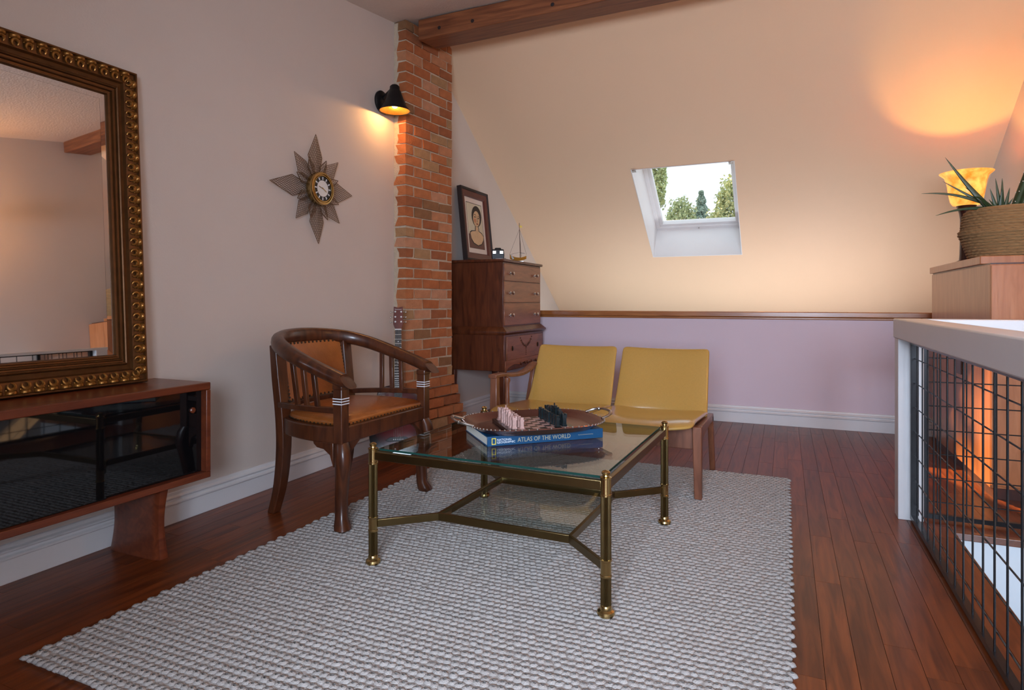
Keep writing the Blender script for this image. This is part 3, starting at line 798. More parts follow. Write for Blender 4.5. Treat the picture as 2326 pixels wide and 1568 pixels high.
# back: curved leather panel between the posts, framed top and bottom
def backp(u, v, d=0.0):
    # u -1..1 across, v 0..1 up
    y = 0.222*u; x = -0.262 + 0.045*u*u*0.6 - 0.03*v
    return Vector((x + 0.03*(1-v) + d, y, 0.555 + 0.285*v))
bpn = MB(); G = 9
fr_ = [[backp(-1+2*i/G, j/G, 0.016 + 0.016*math.sin(PI*i/G)*math.sin(PI*j/G)) for i in range(G+1)] for j in range(G+1)]
bk_ = [[backp(-1+2*i/G, j/G, -0.012) for i in range(G+1)] for j in range(G+1)]
vs = [p for r in fr_ for p in r] + [p for r in bk_ for p in r]; W_ = G+1; O_ = W_*W_; fs = []
for j in range(G):
    for i in range(G):
        q = j*W_+i; fs.append((q, q+1, q+1+W_, q+W_)); fs.append((O_+q, O_+q+W_, O_+q+1+W_, O_+q+1))
for i in range(G):
    fs += [(i, O_+i, O_+i+1, i+1), (G*W_+i, G*W_+i+1, O_+G*W_+i+1, O_+G*W_+i), (i*W_, (i+1)*W_, O_+(i+1)*W_, O_+i*W_), (i*W_+G, O_+i*W_+G, O_+(i+1)*W_+G, (i+1)*W_+G)]
bpn.add(vs, fs); bpo = bpn.build('backrest', M['leather'], root, smooth=True, ang=50)
for k in range(17):
    for u, v in ((-1+2*k/16, 0.985), (-1+2*k/16, 0.015), (-0.975, k/16), (0.975, k/16)):
        o = link('nail_head', nm, bpo); p = backp(u, v, 0.018); o.location = p; o.scale = (1.5, 1.5, 1.5)
MB().loft([[backp(-1+2*i/8, -0.02) + Vector(q) for q in ((-0.016, 0, -0.024), (0.018, 0, -0.024), (0.018, 0, 0.0), (-0.016, 0, 0.0))] for i in range(9)]).build('back_rail', cw, root, bevel=0.003)

# ------------------------------------------------------------------ coffee table
root = thing('coffee_table', 'square brass coffee table with glass top and lower glass shelf', 'table', (-1.0, 2.475, 0.0), R(-1.6))
lx, ly = 0.474, 0.468
TZ = 0.0225
legm = MB(); nfl = 40
def reed(r, z): return [(( r + 0.0011*math.cos(nfl/2*2*PI*i/nfl))*math.cos(2*PI*i/nfl), (r + 0.0011*math.cos(nfl/2*2*PI*i/nfl))*math.sin(2*PI*i/nfl), z) for i in range(nfl)]
def shaft(z0, z1): return MB().loft([reed(0.0165, z0), reed(0.0165, z1)])
reeded = MB()
for z0, z1 in ((0.05, 0.150), (0.200, 0.415)):
    t_ = shaft(z0, z1); reeded.add(t_.v, t_.f)
reed_me = reeded.mesh('reeded_shaft', M['brassd'])
cap_me = {}
cap_me['foot'] = MB().lathe([(0.0, TZ-0.004), (0.026, TZ-0.004), (0.030, TZ+0.004), (0.028, TZ+0.012), (0.020, TZ+0.017), (0.019, TZ+0.028), (0.017, TZ+0.031), (0.0, TZ+0.031)], 24).mesh('foot', M['brass'], True, 35)
cap_me['collar'] = MB().lathe([(0.0, 0.146), (0.0195, 0.146), (0.0195, 0.152), (0.0178, 0.154), (0.0178, 0.196), (0.0195, 0.198), (0.0195, 0.204), (0.0, 0.204)], 24).mesh('collar', M['brass'], True, 35)
cap_me['head'] = MB().lathe([(0.0, 0.412), (0.0195, 0.412), (0.0195, 0.418), (0.0180, 0.420), (0.0180, 0.468), (0.0195, 0.470), (0.0195, 0.474), (0.012, 0.477), (0.011, 0.481), (0.0145, 0.486), (0.0145, 0.490), (0.009, 0.495), (0.0, 0.497)], 24).mesh('finial', M['brass'], True, 35)
for sx_, sy_ in ((-1, -1), (1, -1), (1, 1), (-1, 1)):
    lg = link('leg', reed_me, root); lg.location = (sx_*lx, sy_*ly, 0)
    for k_ in cap_me: link({'head': 'finial'}.get(k_, k_), cap_me[k_], lg)
    MB().bar((sx_*(lx-0.012), sy_*(ly-0.012), 0.176), (sx_*0.283, sy_*0.288, 0.176), 0.013, 0.030).build('stretcher', M['brassd'], root, bevel=0.0015)
for s_ in (-1, 1):
    MB().bar((-lx+0.014, s_*ly, 0.446), (lx-0.014, s_*ly, 0.446), 0.020, 0.032).build('top_rail', M['brassd'], root, bevel=0.002)
    MB().bar((s_*lx, -ly+0.014, 0.446), (s_*lx, ly-0.014, 0.446), 0.020, 0.032).build('top_rail', M['brassd'], root, bevel=0.002)
    MB().bar((-0.288, s_*0.288, 0.176), (0.288, s_*0.288, 0.176), 0.013, 0.030).build('shelf_rail', M['brassd'], root, bevel=0.0015)
    MB().bar((s_*0.283, -0.283, 0.176), (s_*0.283, 0.283, 0.176), 0.013, 0.030).build('shelf_rail', M['brassd'], root, bevel=0.0015)
gt = MB().box(-lx+0.018, lx-0.018, -ly+0.018, ly-0.018, 0.4625, 0.4705).build('glass_top', M['glass'], root)
for a_ in ((-lx+0.0165, lx-0.0165, -ly+0.0165, -ly+0.018), (-lx+0.0165, lx-0.0165, ly-0.018, ly-0.0165), (-lx+0.0165, -lx+0.018, -ly+0.018, ly-0.018), (lx-0.018, lx-0.0165, -ly+0.018, ly-0.018)):
    MB().box(*a_, 0.4625, 0.4705).build('glass_edge', M['glassedge'], gt)
MB().box(-0.276, 0.276, -0.281, 0.281, 0.178, 0.184).build('glass_shelf', M['glass'], root)

# ------------------------------------------------------------------ atlas, tray, chess set
GZ = 0.4712
bdir = math.atan2(0.374, 0.40)
BL, BD, BT = 0.515, 0.33, 0.040
corner = Vector((-1.088, 2.228, GZ))
root = thing('atlas_book', 'large blue hardcover atlas lying on the glass table under the tray', 'book', corner, bdir)
# local: x along spine, y away from viewer, z up
MB().box(0.003, BL-0.003, 0.004, BD-0.004, 0.004, BT-0.004).build('pages', M['paper'], root)
MB().box(0, BL, 0, BD, BT-0.004, BT).build('front_cover', M['blue'], root, bevel=0.001)
MB().box(0, BL, 0, BD, 0, 0.004).build('back_cover', M['blue'], root, bevel=0.001)
spine = MB().box(0, BL, -0.003, 0.004, 0.0, BT).build('spine', M['blue'], root, bevel=0.002)
def text_part(s, size, mat, parent, loc, rot, name='lettering', ext=0.0003, sx=1.0, space=1.0):
    cu = bpy.data.curves.new('tmp', 'FONT'); cu.body = s; cu.size = size; cu.extrude = ext; cu.space_character = space; cu.align_y = 'BOTTOM_BASELINE'; cu.resolution_u = 2
    to = bpy.data.objects.new('tmp', cu); COL.objects.link(to)
    dg = bpy.context.evaluated_depsgraph_get(); me = bpy.data.meshes.new_from_object(to.evaluated_get(dg))
    bpy.data.objects.remove(to); bpy.data.curves.remove(cu)
    me.materials.clear(); me.materials.append(mat); me.name = name
    o = link(name, me, parent); o.location = loc; o.rotation_euler = rot; o.scale = (sx, 1, 1)
    return o
rx = (R(90), 0, 0)
lg = MB()
for a_ in ((0.018, 0.036, 0.007, 0.010), (0.018, 0.036, 0.030, 0.033), (0.018, 0.021, 0.010, 0.030), (0.033, 0.036, 0.010, 0.030)): lg.box(a_[0], a_[1], -0.0036, -0.003, a_[2], a_[3])
lg.build('border_emblem', M['yellow'], spine)
text_part('NATIONAL', 0.0125, M['whiteprint'], spine, (0.040, -0.0032, 0.0205), rx, ext=0.0003)
text_part('GEOGRAPHIC', 0.0125, M['whiteprint'], spine, (0.040, -0.0032, 0.0100), rx, ext=0.0003)
text_part('ATLAS OF THE WORLD', 0.0260, M['goldprint'], spine, (0.128, -0.0032, 0.0105), rx, ext=0.0003, sx=0.86)
MB().tube([(0.398+0.0026*k, -0.0032, 0.0200+0.0022*math.sin(k*2.1)) for k in range(28)], 0.0007, 4).build('script_line', M['goldprint'], spine)

tz = GZ + BT
tdir = R(41)
tc_ = Vector((-0.998, 2.495, tz))
root = thing('serving_tray', 'oval bronze serving tray with looped handles resting on the blue atlas', 'tray', tc_, tdir)
m2 = MB(); A_, B_ = 0.295, 0.220; nn_ = 44
def ell(sa, z, p=3.0):
    out = []
    for i in range(nn_):
        t2 = 2*PI*i/nn_; c, s_ = math.cos(t2), math.sin(t2)
        out.append((A_*sa*math.copysign(abs(c)**(2/p), c), B_*(sa if sa < 0.9 else sa*1.0)*math.copysign(abs(s_)**(2/p), s_), z))
    return out
m2.loft([ell(0.78, 0.0), ell(0.84, 0.003), ell(0.93, 0.020), ell(1.0, 0.030), ell(1.015, 0.030), ell(1.005, 0.034), ell(0.925, 0.026), ell(0.83, 0.008), ell(0.77, 0.005)])
m2.build('dish', M['tray'], root, smooth=True, ang=50)
gm = MB().sphere((0, 0, 0), 0.0042, 6, 4).mesh('gadroon', M['steel'], True)
for i in range(72):
    t2 = 2*PI*i/72; c, s_ = math.cos(t2), math.sin(t2)
    o = link('gadroon', gm, root); o.location = (A_*1.012*math.copysign(abs(c)**(2/3.0), c), B_*1.012*math.copysign(abs(s_)**(2/3.0), s_), 0.033)
for sx_ in (-1, 1):
    pth = bez([(sx_*0.285, -0.085, 0.034), (sx_*0.318, -0.080, 0.044), (sx_*0.345, -0.055, 0.052), (sx_*0.352, 0.0, 0.055), (sx_*0.345, 0.055, 0.052), (sx_*0.318, 0.080, 0.044), (sx_*0.285, 0.085, 0.034)], 4)
    hd = MB(); hd.tube(pth, 0.0058, 8); hd.build('handle', M['steel'], root, smooth=True)
    for yy in (-0.06, 0.06): MB().sphere((sx_*0.340, yy, 0.050), 0.009, 10, 8).build('handle_bead', M['steel'], root, smooth=True)

bz = tz + 0.0055
bo = thing('chess_board', 'dark stone chess board with pink squares lying in the tray', 'chess board', (-0.997, 2.474, bz), R(39.5))
# local x: from the pink side towards the dark side, local y: along the ranks
SB = 0.278; sq = 0.0312
MB().box(-SB/2, SB/2+0.012, -SB/2, SB/2, 0, 0.014).build('slab', M['boarddark'], bo, bevel=0.002)
sqm = MB().box(-sq/2+0.0006, sq/2-0.0006, -sq/2+0.0006, sq/2-0.0006, 0.0135, 0.0148).mesh('square', M['boardpink'])
for i in range(8):
    for j in range(8):
        if (i + j) % 2: o = link('square', sqm, bo); o.location = ((i-3.5)*sq, (j-3.5)*sq, 0)
def piece(kind, mat):
    m = MB()
    def pr(w0, w1, z0, z1): m.loft([[(-w0, -w0, z0), (w0, -w0, z0), (w0, w0, z0), (-w0, w0, z0)], [(-w1, -w1, z1), (w1, -w1, z1), (w1, w1, z1), (-w1, w1, z1)]])
    if kind == 'pawn':
        pr(0.0115, 0.0105, 0, 0.006); pr(0.0090, 0.0085, 0.006, 0.026); pr(0.0105, 0.0100, 0.026, 0.034); pr(0.0075, 0.0085, 0.034, 0.042)
    elif kind == 'rook':
        pr(0.0125, 0.0120, 0, 0.008); pr(0.0100, 0.0100, 0.008, 0.034); pr(0.0125, 0.0125, 0.034, 0.044)
        for a_ in (-1, 1):
            for b_ in (-1, 1): m.box(a_*0.008-0.0042, a_*0.008+0.0042, b_*0.008-0.0042, b_*0.008+0.0042, 0.044, 0.049)
    elif kind == 'knight':
        pr(0.0125, 0.0120, 0, 0.008); m.extrude([(-0.009, -0.008, 0.008), (0.010, -0.008, 0.008), (0.006, -0.008, 0.024), (0.014, -0.008, 0.034), (0.012, -0.008, 0.042), (0.0, -0.008, 0.054), (-0.010, -0.008, 0.040)], (0, 0.016, 0))
    elif kind == 'bishop':
        pr(0.0125, 0.0120, 0, 0.008); pr(0.0098, 0.0092, 0.008, 0.036); pr(0.0115, 0.0110, 0.036, 0.041); pr(0.0105, 0.0095, 0.041, 0.050); pr(0.0095, 0.003, 0.050, 0.058)
    elif kind == 'queen':
        pr(0.0130, 0.0125, 0, 0.009); pr(0.0102, 0.0095, 0.009, 0.042); pr(0.0120, 0.0115, 0.042, 0.048); pr(0.0095, 0.0125, 0.048, 0.060); m.sphere((0, 0, 0.062), 0.004, 6, 5)
    else:
        pr(0.0130, 0.0125, 0, 0.009); pr(0.0105, 0.0098, 0.009, 0.046); pr(0.0125, 0.0120, 0.046, 0.052); pr(0.0100, 0.0125, 0.052, 0.062); m.box(-0.002, 0.002, -0.002, 0.002, 0.062, 0.072); m.box(-0.002, 0.002, -0.006, 0.006, 0.065, 0.069)
    return m.mesh('chess_' + kind, mat)
order = ['rook', 'knight', 'bishop', 'queen', 'king', 'bishop', 'knight', 'rook']
for side, mat, colr in ((-1, M['onyxp'], 'rose pink onyx'), (1, M['onyxd'], 'black-green onyx')):
    meshes = {k_: piece(k_, mat) for k_ in set(order + ['pawn'])}
    for j in range(8):
        for kind, rank in ((order[j], 3.5), ('pawn', 2.5)):
            yl = (j-3.5)*sq + random.uniform(-0.002, 0.002); xl = side*rank*sq + random.uniform(-0.002, 0.002)
            p = Vector((xl, yl, 0.0149)); p.rotate(Euler((0, 0, R(39.5)))); p += Vector((-0.997, 2.474, bz))
            o = link('chess_' + kind, meshes[kind]); o.location = p; o.scale = (0.80, 0.80, 1.08); o.rotation_euler = (0, 0, R(39.5) + (PI if side > 0 else 0) + random.uniform(-0.12, 0.12))
            row = 'inner row of pawns' if kind == 'pawn' else 'outer row'
            lab = '%s chess %s in the %s of the set' % (colr, kind, row)
            end = 'towards the armchair end of the board' if False else ('nearer the book spine' if j < 4 else 'farther from the book spine')
            if kind in ('rook', 'knight', 'bishop'): lab = '%s chess %s on the half of the board %s' % (colr, kind, end)
            elif kind in ('queen', 'king'): lab = '%s chess %s, tall piece mid outer row' % (colr, kind)
            tag(o, lab, 'chess piece', '%s chess pieces' % colr)

# ------------------------------------------------------------------ two-seat sofa
SO = Vector((-1.0, 3.70, 0))
root = thing('loveseat', 'mustard vinyl two-seat settee with slim wooden legs and one wooden arm', 'sofa', SO)
sw = M['sofawood']
def pad(f, nu, nv, name, mat, th):
    fr = [[f(-1+2*i/nu, j/nv) for i in range(nu+1)] for j in range(nv+1)]
    W = nu+1; vs = []; fs = []
    nrm = [[None]*W for _ in range(nv+1)]
    for j in range(nv+1):
        for i in range(nu+1):
            a = fr[j][min(i+1, nu)] - fr[j][max(i-1, 0)]; b = fr[min(j+1, nv)][i] - fr[max(j-1, 0)][i]
            nrm[j][i] = a.cross(b).normalized()
    def edge(i, j):
        e = min(i/nu, 1-i/nu)*nu*0.5; g = min(j/nv, 1-j/nv)*nv*0.5
        return min(1.0, 0.45 + min(e, g)*0.8)
    top = [fr[j][i] + nrm[j][i]*th*0.5*edge(i, j) for j in range(nv+1) for i in range(W)]
    bot = [fr[j][i] - nrm[j][i]*th*0.5*edge(i, j) for j in range(nv+1) for i in range(W)]
    O = W*(nv+1)
    for j in range(nv):
        for i in range(nu):
            q = j*W+i; fs.append((q, q+1, q+1+W, q+W)); fs.append((O+q, O+q+W, O+q+1+W, O+q+1))
    for i in range(nu): fs += [(i, O+i, O+i+1, i+1), (nv*W+i, nv*W+i+1, O+nv*W+i+1, O+nv*W+i)]
    for j in range(nv): fs += [(j*W, (j+1)*W, O+(j+1)*W, O+j*W), (j*W+nu, O+j*W+nu, O+(j+1)*W+nu, (j+1)*W+nu)]
    return MB().add(top+bot, fs).build(name, mat, root, smooth=True, ang=180, sub=2)
for cxs in (-0.281, 0.301):
    def fseat(u, v):
        x = cxs + 0.287*u*(1-0.02*(1-v))
        yf = -0.565 + 0.075*abs(u)**2.5; yb = 0.13
        y = yf + (yb-yf)*v
        z = 0.428 - 0.045*v + 0.012*u*u - 0.022*max(0, (0.16-v)/0.16)**2 - 0.012*math.sin(PI*v)*(1-u*u)
        return Vector((x, y, z))
    def fback(u, v):
        x = cxs + 0.283*u*(0.99 - 0.025*v + 0.02*(1-v)**3)
        y = 0.105 + 0.215*v**1.0 + 0.028*(1-u*u)*math.sin(PI*(0.25+0.6*v)) - 0.07*max(0, 0.22-v)*1.5*abs(u)**2
        z = 0.385 + 0.375*v - 0.022*max(0.0, 1-v)*abs(u)**3 - 0.008*(1-u*u)*v
        return Vector((x, y, z))
    pad(fseat, 10, 8, 'seat_cushion', M['vinyl'], 0.052)
    pad(fback, 10, 10, 'back_cushion', M['vinyl'], 0.044)
    # wooden back support behind the cushion
    for dx in (-0.16, 0.16): MB().bar((cxs+dx, 0.185, 0.34), (cxs+dx, 0.352, 0.70), 0.035, 0.018, (0, 1, 0)).build('back_slat', sw, root, bevel=0.002)
FX, LX = 0.592, -0.605
# right end: straight front leg, rear leg, arched side rail
MB().loft([[(FX-0.026, -0.352, 0.018), (FX+0.012, -0.352, 0.018), (FX+0.012, -0.312, 0.018), (FX-0.026, -0.312, 0.018)], [(FX-0.034, -0.362, 0.36), (FX+0.012, -0.362, 0.36), (FX+0.012, -0.300, 0.36), (FX-0.034, -0.300, 0.36)], [(FX-0.034, -0.362, 0.398), (FX+0.012, -0.362, 0.398), (FX+0.012, -0.30, 0.398), (FX-0.034, -0.30, 0.398)]]).build('leg', sw, root, bevel=0.004)
MB().loft([[(FX-0.022, 0.338, 0.0), (FX+0.010, 0.338, 0.0), (FX+0.010, 0.374, 0.0), (FX-0.022, 0.374, 0.0)], [(FX-0.022, 0.20, 0.36), (FX+0.010, 0.20, 0.36), (FX+0.010, 0.255, 0.36), (FX-0.022, 0.255, 0.36)]]).build('leg', sw, root, bevel=0.004)
arc = [(-0.31, 0.398), (0.25, 0.372), (0.255, 0.318), (0.20, 0.330), (0.05, 0.335), (-0.15, 0.335), (-0.25, 0.322), (-0.30, 0.28)]
MB().extrude([(FX-0.022, y, z) for y, z in arc], (0.032, 0, 0)).build('side_rail', sw, root, bevel=0.004)
# left end: front leg carries on up to the arm
MB().loft([[(LX-0.018, -0.325, 0.018), (LX+0.020, -0.325, 0.018), (LX+0.020, -0.285, 0.018), (LX-0.018, -0.285, 0.018)], [(LX-0.022, -0.335, 0.40), (LX+0.024, -0.335, 0.40), (LX+0.024, -0.285, 0.40), (LX-0.022, -0.285, 0.40)], [(LX-0.020, -0.33, 0.595), (LX+0.022, -0.33, 0.595), (LX+0.022, -0.285, 0.595), (LX-0.020, -0.285, 0.595)]]).build('leg', sw, root, bevel=0.004)
MB().loft([[(LX-0.014, 0.335, 0.0), (LX+0.018, 0.335, 0.0), (LX+0.018, 0.37, 0.0), (LX-0.014, 0.37, 0.0)], [(LX-0.014, 0.20, 0.36), (LX+0.018, 0.20, 0.36), (LX+0.018, 0.25, 0.36), (LX-0.014, 0.25, 0.36)], [(LX+0.02, 0.235, 0.64), (LX+0.048, 0.235, 0.64), (LX+0.048, 0.275, 0.64), (LX+0.02, 0.275, 0.64)]]).build('leg', sw, root, bevel=0.004)
MB().extrude([(LX-0.014, y, z) for y, z in arc], (0.032, 0, 0)).build('side_rail', sw, root, bevel=0.004)
ap = bez([(LX+0.0, -0.345, 0.605), (LX-0.002, -0.25, 0.604), (LX+0.004, -0.10, 0.588), (LX+0.012, 0.05, 0.582), (LX+0.022, 0.16, 0.60), (LX+0.032, 0.245, 0.632)], 4)
MB().loft([[p + Vector(q) for q in ((-0.026, 0, -0.013), (0.026, 0, -0.013), (0.028, 0, 0.006), (0.0, 0, 0.014), (-0.028, 0, 0.006))] for p in ap]).build('armrest', sw, root, bevel=0.003)
MB().lathe([(0.0, 0.40), (0.011, 0.40), (0.0145, 0.44), (0.012, 0.50), (0.0135, 0.545), (0.019, 0.562), (0.017, 0.578), (0.0, 0.590)], 14, (LX+0.03, -0.19, 0)).build('arm_column', sw, root, smooth=True)
MB().box(LX+0.02, FX-0.03, -0.325, -0.300, 0.272, 0.385).build('apron', sw, root, bevel=0.004)
MB().box(LX+0.02, FX-0.025, 0.20, 0.225, 0.29, 0.365).build('back_rail', sw, root, bevel=0.003)

# ------------------------------------------------------------------ chest on stand
DO = Vector((-2.40, 5.13, 0))
root = thing('chest_of_drawers', 'tall walnut chest of drawers on legs between chimney and low back wall', 'dresser', DO)
x0, xu, xl = -0.255, 0.250, 0.272
ya, yb = -0.430, 0.432
MB().box(x0, xu, ya, yb, 0.83, 1.385).build('upper_case', M['walnut'], root, bevel=0.003)
MB().box(x0, xu+0.018, ya-0.016, yb+0.020, 1.385, 1.409).build('top_board', M['walnut'], root, bevel=0.006)
def ring(xa, xb, y0_, y1_, z): return [(xa, y0_, z), (xb, y0_, z), (xb, y1_, z), (xa, y1_, z)]
MB().loft([ring(x0, xl, ya-0.022, yb+0.022, 0.772), ring(x0, xl+0.024, ya-0.03, yb+0.034, 0.790), ring(x0, xl+0.024, ya-0.03, yb+0.034, 0.802), ring(x0, xu+0.006, ya-0.004, yb+0.006, 0.838), ring(x0, xu+0.002, ya-0.001, yb+0.001, 0.842)]).build('waist_moulding', M['walnut'], root, bevel=0.002)
MB().box(x0, xl, ya-0.018, yb+0.018, 0.470, 0.775).build('lower_case', M['walnut'], root, bevel=0.004)
for z0_, z1_, ps_ in ((1.228, 1.372, 0), (1.045, 1.222, 0), (0.850, 1.039, 0)):
    d = MB().box(xu-0.004, xu+0.008, ya+0.016, yb-0.016, z0_, z1_).build('drawer', M['walnutf'], root, bevel=0.004)
    for yk in (-0.29, 0.272):
        zk = (z0_+z1_)/2 - 0.008
        k = MB(); k.lathe([(0.0, 0), (0.012, 0), (0.012, 0.002), (0.0055, 0.004), (0.0055, 0.016), (0.011, 0.021), (0.012, 0.027), (0.007, 0.032), (0.0, 0.033)], 12, (0, 0, 0), RY90); k.xf(Matrix.Diagonal((1.15, 1.3, 1.3, 1))); k.xf(Matrix.Translation((xu+0.008, yk, zk)))
        k.build('knob', M['steel'], d, smooth=True)
# faint carved outline on the top drawer
d = MB().box(xl-0.004, xl+0.008, ya+0.02, yb-0.02, 0.555, 0.755).build('drawer', M['walnutf'], root, bevel=0.004)
for yk in (-0.30, 0.285):
    k = MB(); k.lathe([(0.0, 0), (0.017, 0), (0.018, 0.004), (0.010, 0.008), (0.0, 0.009)], 14, (0, 0, 0), RY90); k.xf(Matrix.Diagonal((1, 0.8, 1.25, 1))); k.xf(Matrix.Translation((xl+0.008, yk, 0.655))); k.build('knob', M['nail'], d, smooth=True)
sw_ = MB()
for i in range(15):
    t2 = i/14; yy = -0.13 + 0.26*t2; zz = 0.735 - 0.075*math.sin(PI*t2)**0.8 if abs(t2-0.5) > 0.08 else 0.66
    sw_.sphere((xl+0.010, yy, zz), 0.0085 if i % 2 else 0.0065, 8, 5)
for i in range(5): sw_.sphere((xl+0.010, 0.0, 0.645-i*0.016), 0.006-0.0006*i, 8, 5)
sw_.build('carved_swag', M['walnut'], d, smooth=True)
apr = [(ya-0.01, 0.555), (ya-0.01, 0.46)] + [(ya + 0.04 + (yb-ya-0.08)*i/30, 0.492 + 0.016*abs(math.sin(PI*3*i/30)) + 0.012*math.sin(PI*i/30)) for i in range(31)] + [(yb+0.01, 0.46), (yb+0.01, 0.555)]
MB().extrude([(xl-0.012, y, z) for y, z in apr], (0.020, 0, 0)).build('apron', M['walnutf'], root, bevel=0.002)
for yy in (-0.12, -0.02, 0.03, 0.13, 0.24): MB().sphere((xl+0.012, yy, 0.512), 0.016, 10, 7, (0.6, 1, 0.8)).build('carved_boss', M['walnut'], root, smooth=True)
for xx in (x0+0.028, xl-0.028):
    for yy in (ya+0.012, yb-0.012):
        MB().loft([ring(xx-0.014, xx+0.014, yy-0.014, yy+0.014, 0.0), ring(xx-0.026, xx+0.026, yy-0.026, yy+0.026, 0.472)]).build('leg', M['walnut'], root, bevel=0.003)

# framed portrait leaning on the wall
PW, PH = 0.54, 0.662
root = thing('framed_portrait', 'framed painting of a dark-haired woman leaning on the wall above the chest', 'picture', (-2.565, 5.05, 1.4105))
root.rotation_euler = (0, -R(5.8), 0)
pf = [(0, 0), (0, 0.040), (0.010, 0.044), (0.020, 0.040), (0.024, 0.034), (0.024, 0)]
frame_sides(root, PW, PH, pf, M['ink'], 'frame_rail')
pf2 = [(0.024, 0), (0.024, 0.034), (0.040, 0.037), (0.070, 0.030), (0.078, 0.022), (0.078, 0)]
frame_sides(root, PW, PH, pf2, M['maroon'], 'inner_frame')
MB().box(0.001, 0.014, -PW/2+0.078, PW/2-0.078, 0.078, PH-0.078).build('mount', M['mat'], root)
ax, az0, az1 = PW/2-0.118, 0.122, PH-0.122
art = MB().box(0.014, 0.0146, -ax, ax, az0, az1).build('painting', M['cream'], root)
AH = az1-az0
def shape(pts, mat, lvl, name):
    x = 0.0146 + 0.0005*lvl
    pts = [(max(-0.97, min(0.97, p[0]*1.38 + 0.14)), p[1]) for p in pts]
    MB().extrude([(x, p[0]*ax, az0 + p[1]*AH) for p in pts], (0.0005, 0, 0)).build(name, mat, art)
for a_ in ((-1, 1, 0, 0.012), (-1, 1, 0.988, 1.0), (-1, -0.975, 0, 1), (0.975, 1, 0, 1)):
    MB().box(0.0146, 0.0152, a_[0]*ax, a_[1]*ax, az0+a_[2]*AH, az0+a_[3]*AH).build('painted_border', M['ink'], art)
def oval(cx_, cz_, rx_, rz_, n=22, sk=0.0): return [(cx_ + rx_*math.cos(2*PI*i/n) + sk*math.sin(2*PI*i/n), cz_ + rz_*math.sin(2*PI*i/n)) for i in range(n)]
shape([(-0.85, 0.005), (0.92, 0.005), (0.92, 0.26), (0.70, 0.30), (0.25, 0.36), (-0.45, 0.36), (-0.85, 0.30)], M['maroon'], 1, 'painted_dress')
shape([(-0.72, 0.34), (-0.66, 0.20), (-0.42, 0.10), (0.0, 0.06), (0.35, 0.10), (0.58, 0.20), (0.66, 0.30), (0.45, 0.37), (0.20, 0.40), (0.16, 0.52), (-0.14, 0.52), (-0.20, 0.40), (-0.55, 0.385)], M['ink'], 2, 'painted_outline')
shape([(-0.66, 0.33), (-0.60, 0.21), (-0.38, 0.12), (0.0, 0.08), (0.32, 0.12), (0.52, 0.21), (0.58, 0.29), (0.40, 0.355), (0.14, 0.39), (0.10, 0.52), (-0.09, 0.52), (-0.14, 0.39), (-0.50, 0.365)], M['skin'], 3, 'painted_shoulders')
shape(oval(0.06, 0.72, 0.46, 0.235, 24, 0.05), M['ink'], 4, 'painted_hair')
shape(oval(0.02, 0.665, 0.31, 0.175, 24, 0.04), M['skin'], 5, 'painted_face')
shape(oval(-0.13, 0.62, 0.11, 0.05), M['blush'], 6, 'painted_blush')
shape([(-0.24, 0.735), (-0.10, 0.765), (0.02, 0.745), (0.02, 0.735), (-0.10, 0.75)], M['ink'], 6, 'painted_brow')
shape([(0.12, 0.735), (0.22, 0.745), (0.32, 0.715), (0.31, 0.705), (0.21, 0.73)], M['ink'], 6, 'painted_brow')
shape(oval(-0.11, 0.70, 0.075, 0.014, 12), M['ink'], 7, 'painted_eye')
shape(oval(0.21, 0.685, 0.070, 0.014, 12), M['ink'], 7, 'painted_eye')
shape([(0.05, 0.73), (0.075, 0.73), (0.10, 0.60), (0.03, 0.592), (0.035, 0.602), (0.075, 0.607)], M['ink'], 7, 'painted_nose')
shape(oval(0.05, 0.552, 0.095, 0.016, 14), M['lip'], 7, 'painted_mouth')

# black stereo slide viewer, card and toy boat on the chest
root = thing('slide_viewer', 'small black stereoscopic slide viewer on the chest beside the portrait', 'viewer', (-2.30, 4.925, 1.4105), R(25))
MB().loft([[(-0.052, -0.035, 0), (0.052, -0.035, 0), (0.052, 0.03, 0), (-0.052, 0.03, 0)], [(-0.056, -0.04, 0.05), (0.056, -0.04, 0.05), (0.056, 0.035, 0.05), (-0.056, 0.035, 0.05)], [(-0.050, -0.036, 0.098), (0.050, -0.036, 0.098), (0.050, 0.030, 0.098), (-0.050, 0.030, 0.098)]]).build('body', M['black'], root, bevel=0.006)
MB().loft([[(-0.03, -0.02, 0.098), (0.03, -0.02, 0.098), (0.03, 0.015, 0.098), (-0.03, 0.015, 0.098)], [(-0.024, -0.016, 0.112), (0.024, -0.016, 0.112), (0.024, 0.01, 0.112), (-0.024, 0.01, 0.112)]]).build('reel_slot', M['black'], root, bevel=0.004)
for sx_ in (-1, 1):
    MB().cbox((sx_*0.031, 0.041, 0.07), (0.030, 0.012, 0.026)).build('eyepiece', M['brassd'], root, bevel=0.004)
    MB().cbox((sx_*0.031, -0.043, 0.07), (0.032, 0.010, 0.028)).build('lens_window', M['steel'], root, bevel=0.003)
root = thing('slide_reel_stack', 'low stack of white slide reels lying by the black viewer', 'reels', (-2.235, 4.83, 1.4105))
for k in range(4): MB().lathe([(0.0, k*0.0034), (0.043, k*0.0034), (0.043, k*0.0034+0.0026), (0.0, k*0.0034+0.0026)], 18, (0.004*(k % 2), 0.003*k, 0)).build('reel', M['whiteprint'] if k % 2 == 0 else M['ink'], root)
root = thing('model_sailboat', 'tiny model sailboat with bare mast and orange hull standing on the chest', 'model boat', (-2.215, 5.175, 1.4105), R(24))
MB().box(-0.045, 0.05, -0.018, 0.018, 0.0, 0.010).build('stand', M['pearl'], root, bevel=0.002)
hull = MB(); rr = []
